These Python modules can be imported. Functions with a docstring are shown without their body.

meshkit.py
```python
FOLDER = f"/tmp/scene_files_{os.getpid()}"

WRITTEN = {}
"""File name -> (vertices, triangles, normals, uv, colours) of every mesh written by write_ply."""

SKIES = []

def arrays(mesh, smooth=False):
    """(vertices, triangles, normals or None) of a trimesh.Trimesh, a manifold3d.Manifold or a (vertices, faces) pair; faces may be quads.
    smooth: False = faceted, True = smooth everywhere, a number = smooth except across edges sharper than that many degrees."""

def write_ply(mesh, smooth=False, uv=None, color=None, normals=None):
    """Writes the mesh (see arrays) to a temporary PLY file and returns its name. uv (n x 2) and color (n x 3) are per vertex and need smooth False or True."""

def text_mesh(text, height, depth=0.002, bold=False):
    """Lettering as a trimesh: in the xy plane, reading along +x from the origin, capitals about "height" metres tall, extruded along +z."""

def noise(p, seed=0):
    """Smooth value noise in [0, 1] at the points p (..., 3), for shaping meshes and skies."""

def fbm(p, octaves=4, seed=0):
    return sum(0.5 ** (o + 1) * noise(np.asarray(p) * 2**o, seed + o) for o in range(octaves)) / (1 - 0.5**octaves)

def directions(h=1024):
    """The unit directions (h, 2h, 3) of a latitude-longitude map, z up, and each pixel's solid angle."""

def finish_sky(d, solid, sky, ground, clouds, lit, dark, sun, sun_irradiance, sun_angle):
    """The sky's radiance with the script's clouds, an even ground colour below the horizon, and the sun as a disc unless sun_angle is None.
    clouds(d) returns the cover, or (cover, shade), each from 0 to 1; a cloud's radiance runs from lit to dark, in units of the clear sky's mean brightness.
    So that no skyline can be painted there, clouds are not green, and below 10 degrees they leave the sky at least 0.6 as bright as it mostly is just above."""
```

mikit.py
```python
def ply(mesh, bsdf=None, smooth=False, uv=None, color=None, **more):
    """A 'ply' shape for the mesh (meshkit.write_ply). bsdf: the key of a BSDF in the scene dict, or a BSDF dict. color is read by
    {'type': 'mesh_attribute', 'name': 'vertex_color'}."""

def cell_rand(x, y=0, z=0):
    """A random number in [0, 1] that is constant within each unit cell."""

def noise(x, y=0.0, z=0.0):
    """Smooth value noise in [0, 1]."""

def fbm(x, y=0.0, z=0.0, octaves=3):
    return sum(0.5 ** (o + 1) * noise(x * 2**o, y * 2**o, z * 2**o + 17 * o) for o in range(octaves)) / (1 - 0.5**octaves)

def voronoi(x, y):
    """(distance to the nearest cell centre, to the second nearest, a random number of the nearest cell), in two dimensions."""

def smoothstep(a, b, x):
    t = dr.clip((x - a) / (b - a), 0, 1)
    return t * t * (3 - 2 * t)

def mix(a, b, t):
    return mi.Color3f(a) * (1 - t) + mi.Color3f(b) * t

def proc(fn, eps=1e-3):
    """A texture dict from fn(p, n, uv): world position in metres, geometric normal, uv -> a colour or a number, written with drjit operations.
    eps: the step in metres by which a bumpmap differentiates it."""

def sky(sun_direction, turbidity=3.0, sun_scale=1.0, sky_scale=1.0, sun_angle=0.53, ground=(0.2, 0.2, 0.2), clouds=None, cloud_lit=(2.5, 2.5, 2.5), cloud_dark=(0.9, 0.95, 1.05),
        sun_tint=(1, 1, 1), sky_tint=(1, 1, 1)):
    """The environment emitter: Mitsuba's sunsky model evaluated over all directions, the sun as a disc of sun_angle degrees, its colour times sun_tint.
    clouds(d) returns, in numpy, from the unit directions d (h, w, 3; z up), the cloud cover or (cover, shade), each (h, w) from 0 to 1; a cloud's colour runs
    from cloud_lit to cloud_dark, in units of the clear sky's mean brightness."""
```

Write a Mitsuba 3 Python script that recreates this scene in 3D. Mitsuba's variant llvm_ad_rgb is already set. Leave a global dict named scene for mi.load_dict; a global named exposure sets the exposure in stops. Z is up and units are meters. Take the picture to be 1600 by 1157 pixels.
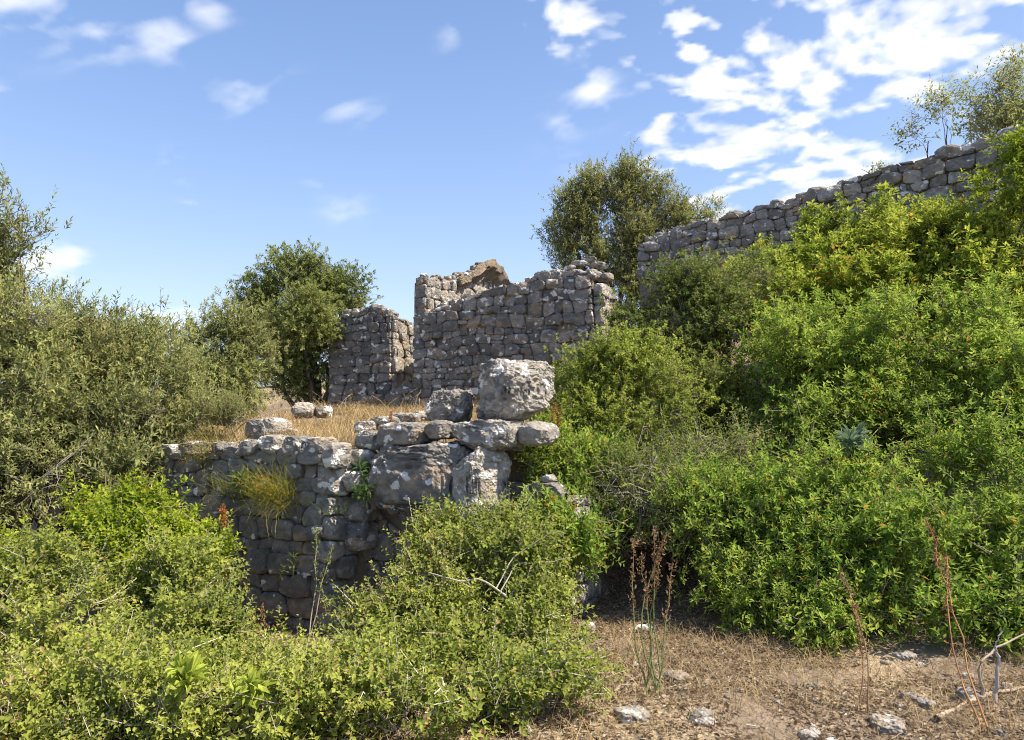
import math
import numpy as np, trimesh, mitsuba as mi, drjit as dr
import mikit, meshkit
from mikit import proc, noise, fbm, smoothstep, mix
from scipy.spatial import Voronoi
from shapely.geometry import Polygon
from shapely import affinity

T = mi.ScalarTransform4f
scene, labels = {}, {}

# ------------------------------------------------------------------ camera, sky, exposure
EYE = np.array([0.0, 0.0, 1.6])
PITCH = math.radians(5.08)
FOV = 70.0
FWD = np.array([0, math.cos(PITCH), math.sin(PITCH)])
scene['camera'] = {'type': 'perspective', 'fov': FOV, 'fov_axis': 'x', 'near_clip': 0.05, 'far_clip': 9000.0,
                   'to_world': T().look_at(origin=EYE.tolist(), target=(EYE + FWD).tolist(), up=[0, 0, 1])}
exposure = 2.8
SUN = np.array([0.55, -0.155, 0.82])


def az_el(d):
    return np.degrees(np.arctan2(d[..., 0], d[..., 1])), np.degrees(np.arcsin(np.clip(d[..., 2], -1, 1)))


def clouds(d):
    """Broken fair-weather cloud: a dense altocumulus bank to the right, thin wisps elsewhere."""
    az, el = az_el(d)
    z = np.maximum(d[..., 2], 0.0) + 0.12
    q = np.stack([d[..., 0] / z, d[..., 1] / z, np.zeros_like(z)], -1)
    w = np.stack([meshkit.fbm(q * 2.2 + 7, 3, 5), meshkit.fbm(q * 2.2 + 31, 3, 9), np.zeros_like(z)], -1) - 0.5
    w[..., 2] = 0
    n1 = meshkit.fbm(q * np.array([3.4, 4.4, 1]) + w * 0.9, 6, 3)
    n2 = meshkit.fbm(q * np.array([9.0, 11.0, 1]) + w * 2.0, 5, 11)
    n3_ = meshkit.fbm(q * np.array([17.0, 21.0, 1]) + w * 3.0, 4, 17)
    n = 0.24 * n1 + 0.42 * n2 + 0.34 * n3_
    streak = meshkit.fbm(np.stack([az * 0.16 + el * 0.14, el * 0.55 - az * 0.22, 0 * az], -1) + w * 1.5, 5, 21)
    bank = np.zeros_like(az)
    for a, e, ra, re, s in [(23, 26, 7.5, 6, 1.0), (30, 24, 9, 6, .95), (19, 19.5, 7, 4.5, 1.0), (24, 17.5, 11, 5, 1.1), (16, 17, 5, 4, 1.0), (36, 29, 9, 6, .75), (16, 24.5, 3.5, 4, .8), (40, 20, 10, 7, .8),
                            (4.5, 31, 3.2, 3.6, .85), (13, 22, 3, 5, .7), (55, 24, 14, 9, .7), (75, 30, 15, 10, .6), (-80, 35, 20, 10, .5), (150, 40, 25, 12, .55), (-150, 30, 25, 12, .55)]:
        bank = np.maximum(bank, s * np.exp(-(((az - a) / ra) ** 2 + ((el - e) / re) ** 2)))
    thick = np.clip((n - (0.622 - 0.19 * bank)) / 0.13, 0, 1) * np.clip(bank * 2.2, 0, 1)
    zone = np.exp(-(((az - 27) / 17) ** 4 + ((el - 25) / 11) ** 4)) + .6 * np.exp(-(((az - 120) / 40) ** 4 + ((el - 35) / 14) ** 4)) + .6 * np.exp(-(((az + 120) / 30) ** 4 + ((el - 30) / 12) ** 4))
    puffs = np.clip((0.45 * n2 + .55 * n3_ - 0.545 + .06 * (1 - zone)) / 0.09, 0, 1) * np.clip(zone * 1.4, 0, 1) * np.clip((n1 - .38) / .1, 0, 1)
    thick = np.maximum(thick, puffs * .92)
    wisp = np.zeros_like(az)
    for a, e, ra, re, s in [(-33, 26.5, 4.2, 2.0, 1.0), (-36, 30, 4, 1.6, .8), (-30, 29, 3, 1.2, .8), (-13, 24, 3, 1.2, .35), (-24, 29.3, 2.2, 1.2, .85), (-26.5, 26.8, 2.2, 1.6, .75), (-20.5, 25.0, 3.2, 3, .42), (-24.5, 19, 1.8, 1.0, .9), (-24, 16.3, .9, .5, .8), (-35.5, 21.5, 1.8, .5, .7),
                            (-5, 30, 1.2, 2, .35), (6.5, 26.5, 1.8, 2.2, .7), (-13, 17, 2, 1, .35), (4, 23.5, 2, 1, .4), (-15, 19, 1.2, .6, .3)]:
        wisp = np.maximum(wisp, s * np.exp(-(((az - a) / ra) ** 2 + ((el - e) / re) ** 2)))
    thin = np.clip((0.66 * streak + .34 * n2 - (0.58 - 0.24 * wisp)) / 0.28, 0, 1) * np.clip(wisp * 2, 0, 1) * 0.75
    low = np.zeros_like(az)
    for a, e, ra, re, s in [(-33, 11.0, 3.2, 2.2, 1.), (-26.5, 8.0, 6, 1.8, 1.), (-20, 8.5, 2.6, 1.4, .6), (-45, 9, 5, 2, .8), (-60, 8, 8, 2, .8), (50, 9, 8, 2, .7), (90, 8, 14, 2.5, .7), (-110, 8, 12, 2, .7), (160, 9, 20, 2.5, .7)]:
        low = np.maximum(low, s * np.exp(-(((az - a) / ra) ** 2 + ((el - e) / re) ** 2)))
    nl = meshkit.fbm(np.stack([az * 0.35, el * 0.6, 0 * az], -1), 5, 41)
    haze = 0.40 * np.exp(-np.maximum(el, 0) / 8.5)
    lo = np.clip((.6 * nl + .4 * n2 - (0.66 - 0.30 * low)) / 0.24, 0, 1) * 0.7
    cover = 1 - (1 - thick * .97) * (1 - thin) * (1 - lo * np.clip(low * 2, 0, 1)) * (1 - haze)
    shade = np.clip((n1 - 0.52) * 1.6, 0, 0.4) * thick
    return cover, shade


scene['sky'] = mikit.sky(SUN.tolist(), turbidity=3.0, clouds=clouds, cloud_lit=(2.0, 2.0, 2.02), cloud_dark=(1.25, 1.3, 1.38), sky_tint=(1.08, 0.97, 0.97), sun_tint=(.98, 1.0, 1.04), ground=(0.16, 0.15, 0.11))

# ------------------------------------------------------------------ helpers
FPX = 800 / math.tan(math.radians(FOV / 2))
UPV = np.array([0, -math.sin(PITCH), math.cos(PITCH)])


def at(px, py, depth):
    """World point seen at photo pixel (1600 wide) at the given depth along y; a surveying aid only."""
    d = FWD + np.array([1, 0, 0]) * (px - 800) / FPX + UPV * (578.5 - py) / FPX
    return EYE + d * (depth / d[1])


_count = {}


def numbered(key):
    k = _count.get(key, 0)
    _count[key] = k + 1
    return key if k == 0 else f'{key}_{k:03d}'


def put(name, mesh, bsdf, parent=None, label=None, cat=None, group=None, kind=None, smooth=False, uv=None, color=None):
    key = numbered((parent + '__' if parent else '') + name)
    scene[key] = mikit.ply(mesh, bsdf, smooth=smooth, uv=uv, color=color)
    tag(key, label, cat, group, kind)
    return key


def tag(key, label=None, cat=None, group=None, kind=None):
    e = {k: v for k, v in (('label', label), ('category', cat), ('group', group), ('kind', kind)) if v}
    if e:
        labels[key] = e


def thing(name, label, cat, group=None):
    key = numbered(name)
    tag(key, label, cat, group)
    return key


def unit(v):
    return v / (np.linalg.norm(v, axis=-1, keepdims=True) + 1e-12)


def join(parts):
    """Joins (V, F, C) triples."""
    vs, fs, cs, k = [], [], [], 0
    for v, f, c in parts:
        vs.append(v), fs.append(f + k), cs.append(np.broadcast_to(c, (len(v), 3)))
        k += len(v)
    return np.vstack(vs), np.vstack(fs), np.vstack(cs)


def tube_batch(P, R, sides=3):
    """N polylines of K points (N,K,3) with radii (N,K) as thin tubes."""
    N, K = P.shape[:2]
    t = unit(np.gradient(P, axis=1))
    ref = np.where(np.abs(t[..., 2:]) < 0.9, [0, 0, 1.0], [1.0, 0, 0])
    a = unit(np.cross(t, ref))
    b = np.cross(t, a)
    ang = np.arange(sides) * 2 * np.pi / sides
    V = P[:, :, None] + R[:, :, None, None] * (np.cos(ang)[:, None] * a[:, :, None] + np.sin(ang)[:, None] * b[:, :, None])
    n, k, s = np.meshgrid(np.arange(N), np.arange(K - 1), np.arange(sides), indexing='ij')
    i0 = (n * K + k) * sides + s
    i1 = (n * K + k) * sides + (s + 1) % sides
    F = np.stack([np.stack([i0, i1, i1 + sides], -1), np.stack([i0, i1 + sides, i0 + sides], -1)], -2).reshape(-1, 3)
    return V.reshape(-1, 3), F[:, ::-1]


def curve(p0, p1, rng, n=6, sag=0.0, wob=0.12):
    t = np.linspace(0, 1, n)[:, None]
    p0, p1 = np.asarray(p0, float), np.asarray(p1, float)
    L = np.linalg.norm(p1 - p0)
    p = p0 + (p1 - p0) * t + np.sin(np.pi * t) * rng.normal(0, wob * L, 3) * [1, 1, .6]
    p[:, 2] += sag * L * (t * (1 - t))[:, 0] * 4
    p[1:-1] += rng.normal(0, wob * L * .15, (n - 2, 3))
    return p


def leaf_mesh(pos, d, up, L, W, col, fold=0.25, lens=False):
    """Folded leaf blades: diamond (2 triangles) or lens (6 vertices, 4 triangles)."""
    x = unit(np.cross(d, up))
    n = np.cross(x, d)
    L, W = L[:, None], W[:, None]
    N = len(pos)
    if not lens:
        V = np.stack([pos, pos + d * L * .45 + x * W * .5 + n * W * fold, pos + d * L, pos + d * L * .45 - x * W * .5 + n * W * fold], 1)
        F = np.array([[0, 2, 1], [0, 3, 2]])
        k = 4
    else:
        tip = pos + d * L - n * L * .12
        V = np.stack([pos, pos + d * L * .33 + x * W * .5 + n * W * fold, pos + d * L * .72 + x * W * .38 + n * W * fold, tip,
                      pos + d * L * .72 - x * W * .38 + n * W * fold, pos + d * L * .33 - x * W * .5 + n * W * fold], 1)
        F = np.array([[0, 2, 1], [0, 3, 2], [0, 4, 3], [0, 5, 4]])
        k = 6
    F = (F[None] + (np.arange(N) * k)[:, None, None]).reshape(-1, 3)
    return V.reshape(-1, 3), F, np.repeat(col, k, 0)


# ------------------------------------------------------------------ materials
def leaf_bsdf(rough, trans, spec=1.4):
    return {'type': 'principledthin', 'base_color': {'type': 'mesh_attribute', 'name': 'vertex_color'}, 'roughness': rough, 'diff_trans': trans, 'eta': spec}


scene['glossy_leaf'] = leaf_bsdf(0.27, 0.95, 1.52)
scene['matt_leaf'] = leaf_bsdf(0.55, 0.9, 1.35)
scene['dry_blade'] = leaf_bsdf(0.8, 0.6, 1.2)
scene['twig_wood'] = {'type': 'twosided', 'b': {'type': 'principled', 'base_color': {'type': 'mesh_attribute', 'name': 'vertex_color'}, 'roughness': 0.85, 'specular': 0.25}}


def bark_fn(p, n, uv):
    f = fbm(p.x * 30, p.y * 30, p.z * 7, 3)
    return mix((.030, .025, .020), (.13, .11, .09), smoothstep(.25, .8, f))


scene['bark'] = {'type': 'twosided', 'b': {'type': 'principled', 'base_color': proc(bark_fn), 'roughness': .9, 'specular': .2}}


def stone_fn(p, n, uv):
    f2 = fbm(p.x * 17, p.y * 17, p.z * 17, 4)
    f1 = fbm(p.x * 4.3 + 3, p.y * 4.3, p.z * 4.3, 3)
    f3 = fbm(p.x * 9 + 50, p.y * 9, p.z * 9 + 7, 3)
    f4 = fbm(p.x * 46, p.y * 46 + 9, p.z * 46, 2)
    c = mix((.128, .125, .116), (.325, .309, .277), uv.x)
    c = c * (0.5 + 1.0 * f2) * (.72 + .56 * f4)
    c = mix(c, mi.Color3f(.34, .25, .16) * (.6 + .8 * f2), smoothstep(.56, .78, f1) * .6)
    c = mix(c, mi.Color3f(.10, .10, .10), smoothstep(.54, .68, fbm(p.x * 6.1, p.y * 6.1 + 40, p.z * 6.1, 3)) * .62)
    lich = smoothstep(.65 - .07 * uv.y, .685 - .07 * uv.y, f3 * .75 + .25 * f2)
    return mix(c, mi.Color3f(.62, .62, .60) * (.75 + .5 * f4), lich * .9)


def stone_bump(p, n, uv):
    return fbm(p.x * 22, p.y * 22, p.z * 22, 4) + .45 * fbm(p.x * 75, p.y * 75, p.z * 75, 2)


def with_bump(base, fn, scale, eps):
    return {'type': 'twosided', 'b': {'type': 'bumpmap', 'tex': proc(fn, eps), 'scale': scale, 'b': base}}


scene['limestone'] = with_bump({'type': 'principled', 'base_color': proc(stone_fn), 'roughness': .92, 'specular': .2}, stone_bump, .04, .004)


def mortar_fn(p, n, uv):
    f = fbm(p.x * 12, p.y * 12, p.z * 12, 4)
    g = fbm(p.x * 2.1, p.y * 2.1 + 8, p.z * 2.1, 2)
    return mix(mix((.115, .104, .088), (.26, .22, .17), f), (.33, .245, .15), smoothstep(.52, .75, g) * .5)


scene['mortar'] = with_bump({'type': 'principled', 'base_color': proc(mortar_fn), 'roughness': .95, 'specular': .1}, stone_bump, .05, .005)


def soil_fn(p, n, uv):
    f = fbm(p.x * 7, p.y * 7, p.z * 7, 4)
    g = fbm(p.x * 40, p.y * 40, p.z * 40, 3)
    h = fbm(p.x * 1.3 + 5, p.y * 1.3, 0, 3)
    c = mix((.092, .072, .053), (.26, .21, .155), f * .6 + g * .4)
    return mix(c, mi.Color3f(.34, .28, .19) * (.6 + .8 * g), smoothstep(.5, .72, h) * .6)


scene['soil'] = with_bump({'type': 'principled', 'base_color': proc(soil_fn), 'roughness': .95, 'specular': .1}, stone_bump, .05, .006)

# ------------------------------------------------------------------ layout of the walls (metres)
TH = math.radians(25)
A = np.array([math.cos(TH), -math.sin(TH)])      # along the ruin's fronts, to the right
N_ = np.array([-math.sin(TH), -math.cos(TH)])     # out of the fronts
B = -N_                                          # into the building
C0 = np.array([-1.80, 7.30])                     # outer corner of the terrace wall
C1 = C0 + B * .55
M1 = np.array([1.59, 13.0])                      # right corner of the ruin's front
M0 = M1 - A * 3.95
PK = 16.7 / 14.885
PR = np.array([(612 - 800) / (800 / math.tan(math.radians(35))) * 16.7, 16.7])     # right edge of the pier, farther back than the front
P0 = PR + A * .51 * PK
U0 = np.array([2.76, 15.8])                      # far end of the upper wall
UA = np.array([math.sin(math.radians(50)), -math.cos(math.radians(50))])
UN = np.array([-math.cos(math.radians(50)), -math.sin(math.radians(50))])


def soft(x, k):
    return k * np.logaddexp(0, x / k)


def sst(a, b, x):
    t = np.clip((x - a) / (b - a), 0, 1)
    return t * t * (3 - 2 * t)


def hill(x, y):
    u = .5 * x + .75 * y - 6.2
    h = .58 * soft(u, .35) * (.60 + .40 * sst(-2, 3, x))
    h = 4.4 - soft(4.4 - h, .5)
    dip = -.34 * np.exp(-(((x + 2.2) / 2.2) ** 2 + ((y - 7.0) / 1.6) ** 2))
    far = sst(26, 140, np.hypot(x, y))
    return (h + dip) * (1 - far) - 14 * far


def ground_z(x, y):
    x, y = np.asarray(x, float), np.asarray(y, float)
    h = hill(x, y)
    p = np.stack([x, y], -1) - C0
    s, b = p @ A, p @ B
    edge = np.where(s < 0, 0.0, .55)
    back = b - edge
    ht = 1.40 + .095 * np.clip(back, 0, 8) + .06 * np.sin(x * 2.1) * np.sin(y * 1.7)
    m = sst(.14, .42, back) * sst(-7.5, -5.0, s) * (1 - sst(1.75, 2.45, s - .02 * back)) * (1 - sst(12, 20, back))
    h = h + m * np.maximum(ht - h, 0)
    r = np.stack([x * .9, y * .9, 0 * x], -1)
    h = h + (.10 * (meshkit.fbm(r, 3, 2) - .5) + .05 * (meshkit.fbm(r * 5, 3, 8) - .5)) * (np.hypot(x, y) < 60)
    return h


# ------------------------------------------------------------------ ground
gx = np.unique(np.round(np.concatenate([-np.geomspace(12, 4000, 26), np.arange(-12, 12.01, .13), np.geomspace(12, 4000, 26)]), 3))
gy = np.unique(np.round(np.concatenate([-np.geomspace(3, 4000, 22), np.arange(-3, 22.01, .13), np.geomspace(22, 4000, 26)]), 3))
GX, GY = np.meshgrid(gx, gy, indexing='ij')
gv = np.stack([GX, GY, ground_z(GX, GY)], -1).reshape(-1, 3)
ii = np.arange(len(gx) * len(gy)).reshape(len(gx), len(gy))
quads = np.stack([ii[:-1, :-1], ii[1:, :-1], ii[1:, 1:], ii[:-1, 1:]], -1).reshape(-1, 4)
put('ground', (gv, quads), 'soil', kind='structure', smooth=True, label='dry brown soil rising to the right')


# ------------------------------------------------------------------ stones
def n3(p, s, seed=0, oct=3):
    return meshkit.fbm(np.asarray(p) * s + 100.0, oct, seed) - .5


def cells(outline, size, rng, stretch=1.35, drop=.14):
    x0, z0, x1, z1 = outline.bounds
    pts, z = [], z0 - size
    while z < z1 + size:
        h = size * rng.uniform(.60, 1.35)
        s = x0 - size * 2 * rng.random()
        while s < x1 + size * 2:
            w = size * rng.uniform(.75, 2.1)
            if rng.random() > drop:
                pts.append([(s + w / 2 + rng.normal(0, .08 * size)) / stretch, z + h / 2 + rng.normal(0, .17 * size)])
            if rng.random() < .20:
                pts.append([(s + rng.uniform(0, .3) * w) / stretch, z + h * rng.uniform(.05, .3)])
            s += w
        z += h
    pts = np.array(pts)
    pad = np.array([[x0 - 9, z0 - 9], [x1 + 9, z0 - 9], [x0 - 9, z1 + 9], [x1 + 9, z1 + 9]])
    v = Voronoi(np.vstack([pts, pad]))
    out = []
    for i in range(len(pts)):
        reg = v.regions[v.point_region[i]]
        if -1 in reg or len(reg) < 3:
            continue
        c = affinity.scale(Polygon(v.vertices[reg]).convex_hull, stretch, 1, origin=(0, 0)).intersection(outline)
        if c.geom_type == 'Polygon' and c.area > .05 * size * size:
            out.append(c)
    return out


def courses(outline, size, rng, wavy=.42, twist=1.0):
    """Roughly coursed rubble: wavy beds, leaning joints, knocked-off corners with pinning stones in some of the gaps."""
    x0, z0, x1, z1 = outline.bounds
    off = rng.uniform(0, 50)

    def bed(k, s):
        return float(meshkit.fbm(np.array([s * 1.6 + off, k * 7.3, 0.5]), 3, 5) - .5) * 2 * wavy * size

    out, z, k = [], z0 - size * .5, 0
    while z < z1 + size:
        h = size * rng.uniform(.6, 1.4)
        s, lean = x0 - size * rng.random(), 0.0
        while s < x1:
            w = h * rng.uniform(.65, 1.5) + size * rng.uniform(0, .7)
            ln = rng.normal(0, .12) * h
            a0, a1, b0, b1 = s, s + w, s + lean, s + w + ln
            mid = (a0 + a1) / 2
            quad = [(a0, z + bed(k, a0)), (mid, z + bed(k, mid)), (a1, z + bed(k, a1)), (b1, z + h + bed(k + 1, b1)), ((b0 + b1) / 2, z + h + bed(k + 1, (b0 + b1) / 2)), (b0, z + h + bed(k + 1, b0))]
            pieces = [Polygon(quad).buffer(0)]
            r = rng.random()
            if r < .16 and w < 1.3 * h:      # two thin stones instead of one
                c = rng.uniform(.35, .65)
                l0 = (a0 - .02, z + h * c + rng.normal(0, .03) + bed(k, a0)); l1 = (a1 + .02, z + h * c + bed(k, a1))
                low = Polygon([(a0 - 1, z - 2), (a1 + 1, z - 2), (a1 + 1, l1[1]), (a0 - 1, l0[1])])
                pieces = [pieces[0].intersection(low), pieces[0].difference(low)]
            for q in pieces:
                if q.geom_type != 'Polygon' or q.is_empty:
                    continue
                bx = q.bounds
                dim = min(bx[2] - bx[0], bx[3] - bx[1])
                for (cx, cz) in ((bx[0], bx[1]), (bx[2], bx[1]), (bx[2], bx[3]), (bx[0], bx[3])):
                    if rng.random() < .62:
                        m1, m2 = rng.uniform(.08, .42) * dim, rng.uniform(.08, .42) * dim
                        sx, sz = (1 if cx == bx[0] else -1), (1 if cz == bx[1] else -1)
                        tri = Polygon([(cx - sx * .01, cz - sz * .01), (cx + sx * m1, cz - sz * .01), (cx - sx * .01, cz + sz * m2)])
                        q2 = q.difference(tri)
                        if q2.geom_type == 'Polygon' and q2.area > .5 * q.area:
                            chip = q.intersection(tri)
                            q = q2
                            if chip.geom_type == 'Polygon' and chip.area > .03 * size * size and rng.random() < .6:
                                out.append(chip.buffer(size * .03))
                out.append(q)
            s, lean = s + w, ln
        z += h
        k += 1
    res = []
    def warp(q):
        v = np.array(q.segmentize(size * .45).exterior.coords)
        w3 = np.column_stack([v * 1.15 / size, np.full(len(v), off)])
        w4 = np.column_stack([v * .45 / size, np.full(len(v), off + 9)])
        d = np.stack([meshkit.fbm(w3, 2, 61) - .5, meshkit.fbm(w3, 2, 62) - .5], -1) * .62 + np.stack([meshkit.fbm(w4, 2, 63) - .5, meshkit.fbm(w4, 2, 64) - .5], -1) * .95
        return Polygon(v + d * size * twist).buffer(0)

    for q in out:
        q = warp(q)
        if q.geom_type != 'Polygon':
            continue
        c = q.intersection(outline)
        if c.geom_type == 'Polygon' and c.area > .035 * size * size:
            res.append(c)
    return res


def stone_mesh(poly, frame, rng, gap, deep, bulge, n=20):
    d = math.sqrt(poly.area)
    g = min(gap, .1 * d)
    p = poly.buffer(-g - .055 * d).buffer(.055 * d, quad_segs=2)
    if p.is_empty or p.geom_type != 'Polygon' or p.area < .2 * poly.area:
        p = poly.buffer(-.5 * g)
        if p.is_empty or p.geom_type != 'Polygon':
            return None
    p = p.convex_hull if p.convex_hull.area < 1.12 * p.area else p
    L = p.exterior.length
    ring = np.array([p.exterior.interpolate(L * k / n).coords[0] for k in range(n)])
    if not p.exterior.is_ccw:
        ring = ring[::-1]
    c = np.array(p.centroid.coords[0])
    H = bulge * d * rng.uniform(.6, 1.4)
    tilt = rng.normal(0, .13, 2)
    off = rng.normal(0, .018)
    rows, q = [], ring - c
    for sc_, h in ((.9, -deep), (1.0, -.3 * H - .01), (.99, .40 * H), (.91, .82 * H), (.55, .97 * H)):
        rows.append(np.column_stack([c + q * sc_, h + (q * sc_) @ tilt * (h > -deep) + off * (h > -deep)]))
    rows.append(np.array([[c[0], c[1], H + off]]))
    v = np.vstack(rows)
    O, a, nn = frame
    W = np.column_stack([O[0] + a[0] * v[:, 0] + nn[0] * v[:, 2], O[1] + a[1] * v[:, 0] + nn[1] * v[:, 2], v[:, 1]])
    k = .11 * d
    seed = int(rng.integers(1e6))
    jit = np.stack([n3(W, 2.2 / d, seed + 1), n3(W, 2.2 / d, seed + 2), n3(W, 2.2 / d, seed + 3)], -1) * 2 * k
    jit += np.stack([n3(W, 7 / d, seed + 4, 2), n3(W, 7 / d, seed + 5, 2), n3(W, 7 / d, seed + 6, 2)], -1) * k * .7
    W = W + jit * np.array([.75, .75, .6])
    F = []
    for r in range(4):
        i = r * n + np.arange(n)
        j = r * n + (np.arange(n) + 1) % n
        F += [np.stack([i, j, j + n], -1), np.stack([i, j + n, i + n], -1)]
    i = 4 * n + np.arange(n)
    F.append(np.stack([i, 4 * n + (np.arange(n) + 1) % n, np.full(n, 5 * n)], -1))
    return W, np.vstack(F)


def face(parent, O, a, nn, outline, size, seed, gap=.006, deep=.14, bulge=.16, tone=(0.1, .9), stretch=None, lichen=1.0, small_under=.42):
    rng = np.random.default_rng(seed)
    shape = Polygon(outline).buffer(0)
    chips = []
    for poly in (courses(shape, size, rng) if stretch is None else cells(shape, size, rng, stretch)):
        small = poly.area < small_under * size * size
        m = stone_mesh(poly, (O, a, nn), rng, gap, deep, bulge, 10 if small else 20)
        if m is None:
            continue
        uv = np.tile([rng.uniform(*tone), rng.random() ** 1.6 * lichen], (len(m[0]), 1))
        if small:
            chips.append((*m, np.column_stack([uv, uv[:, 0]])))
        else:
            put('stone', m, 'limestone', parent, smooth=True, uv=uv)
    if chips:
        v, f, c = join(chips)
        put('pinning_stones', (v, f), 'limestone', parent, smooth=True, uv=c[:, :2], kind='stuff')


def core(parent, O, a, nn, outline, back, front=.035, name='core', mat='mortar', drop=.06, lump=.03):
    """The wall's body behind its facing stones: from `front` to `back` metres behind the face plane."""
    poly = Polygon(outline).buffer(0)
    poly = poly.intersection(affinity.translate(poly, 0, -drop)).buffer(-.012)
    m = trimesh.creation.extrude_polygon(poly, back - front, engine='earcut')
    m = m.subdivide_to_size(.45)
    v = np.array(m.vertices)
    dd = front + v[:, 2]
    W = np.column_stack([O[0] + a[0] * v[:, 0] - nn[0] * dd, O[1] + a[1] * v[:, 0] - nn[1] * dd, v[:, 1]])
    W = W + np.stack([n3(W, 5, 11), n3(W, 5, 12), n3(W, 5, 13)], -1) * lump * [.6, .6, 1]
    return put(name, (W, np.array(m.faces)[:, ::-1]), mat, parent, smooth=True)


def boulder(center, half, yaw, seed, e=.5, rough=.10, level=4, cuts=9):
    """A weathered block: rounded box with broken corners and pitted faces."""
    rng = np.random.default_rng(seed)
    s = trimesh.creation.icosphere(level)
    v = np.array(s.vertices)
    p = np.sign(v) * np.abs(v) ** e
    p /= np.maximum(1, np.abs(p).max(1, keepdims=True))
    p = p * np.asarray(half)
    for _ in range(cuts):
        nrm = unit(rng.normal(0, 1, 3))
        lim = np.max(p @ nrm) * rng.uniform(.74, .93)
        over = np.maximum(p @ nrm - lim, 0)
        p = p - over[:, None] * nrm * .97
    d = float(np.mean(half))
    nrm = unit(v)
    p = p + nrm * (n3(p, 1.3 / d, seed, 3) * 2.2 * rough * d + n3(p, 4.5 / d, seed + 3, 4) * 1.3 * rough * d)[:, None]
    p = p + nrm * (np.maximum(n3(p, 8 / d, seed + 5, 3), -.10) * 1.5 * rough * d)[:, None]
    if level >= 5:
        p = p - nrm * (np.exp(-(n3(p, 1.7 / d, seed + 7, 4) / .022) ** 2) * .045 * d + np.maximum(n3(p, 12 / d, seed + 9, 2), 0) * .10 * d)[:, None]
    c, sn = math.cos(yaw), math.sin(yaw)
    p = p @ np.array([[c, sn, 0], [-sn, c, 0], [0, 0, 1]])
    return p + np.asarray(center), np.array(s.faces)


def rock(center, half, yaw, seed, label=None, cat=None, parent=None, name='rock', tone=.5, lichen=.5, level=4, group=None, **kw):
    v, f = boulder(center, half, yaw, seed, level=level, **kw)
    return put(name, (v, f), 'limestone', parent, label, cat, group, smooth=True, uv=np.tile([tone, lichen], (len(v), 1)))


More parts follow.
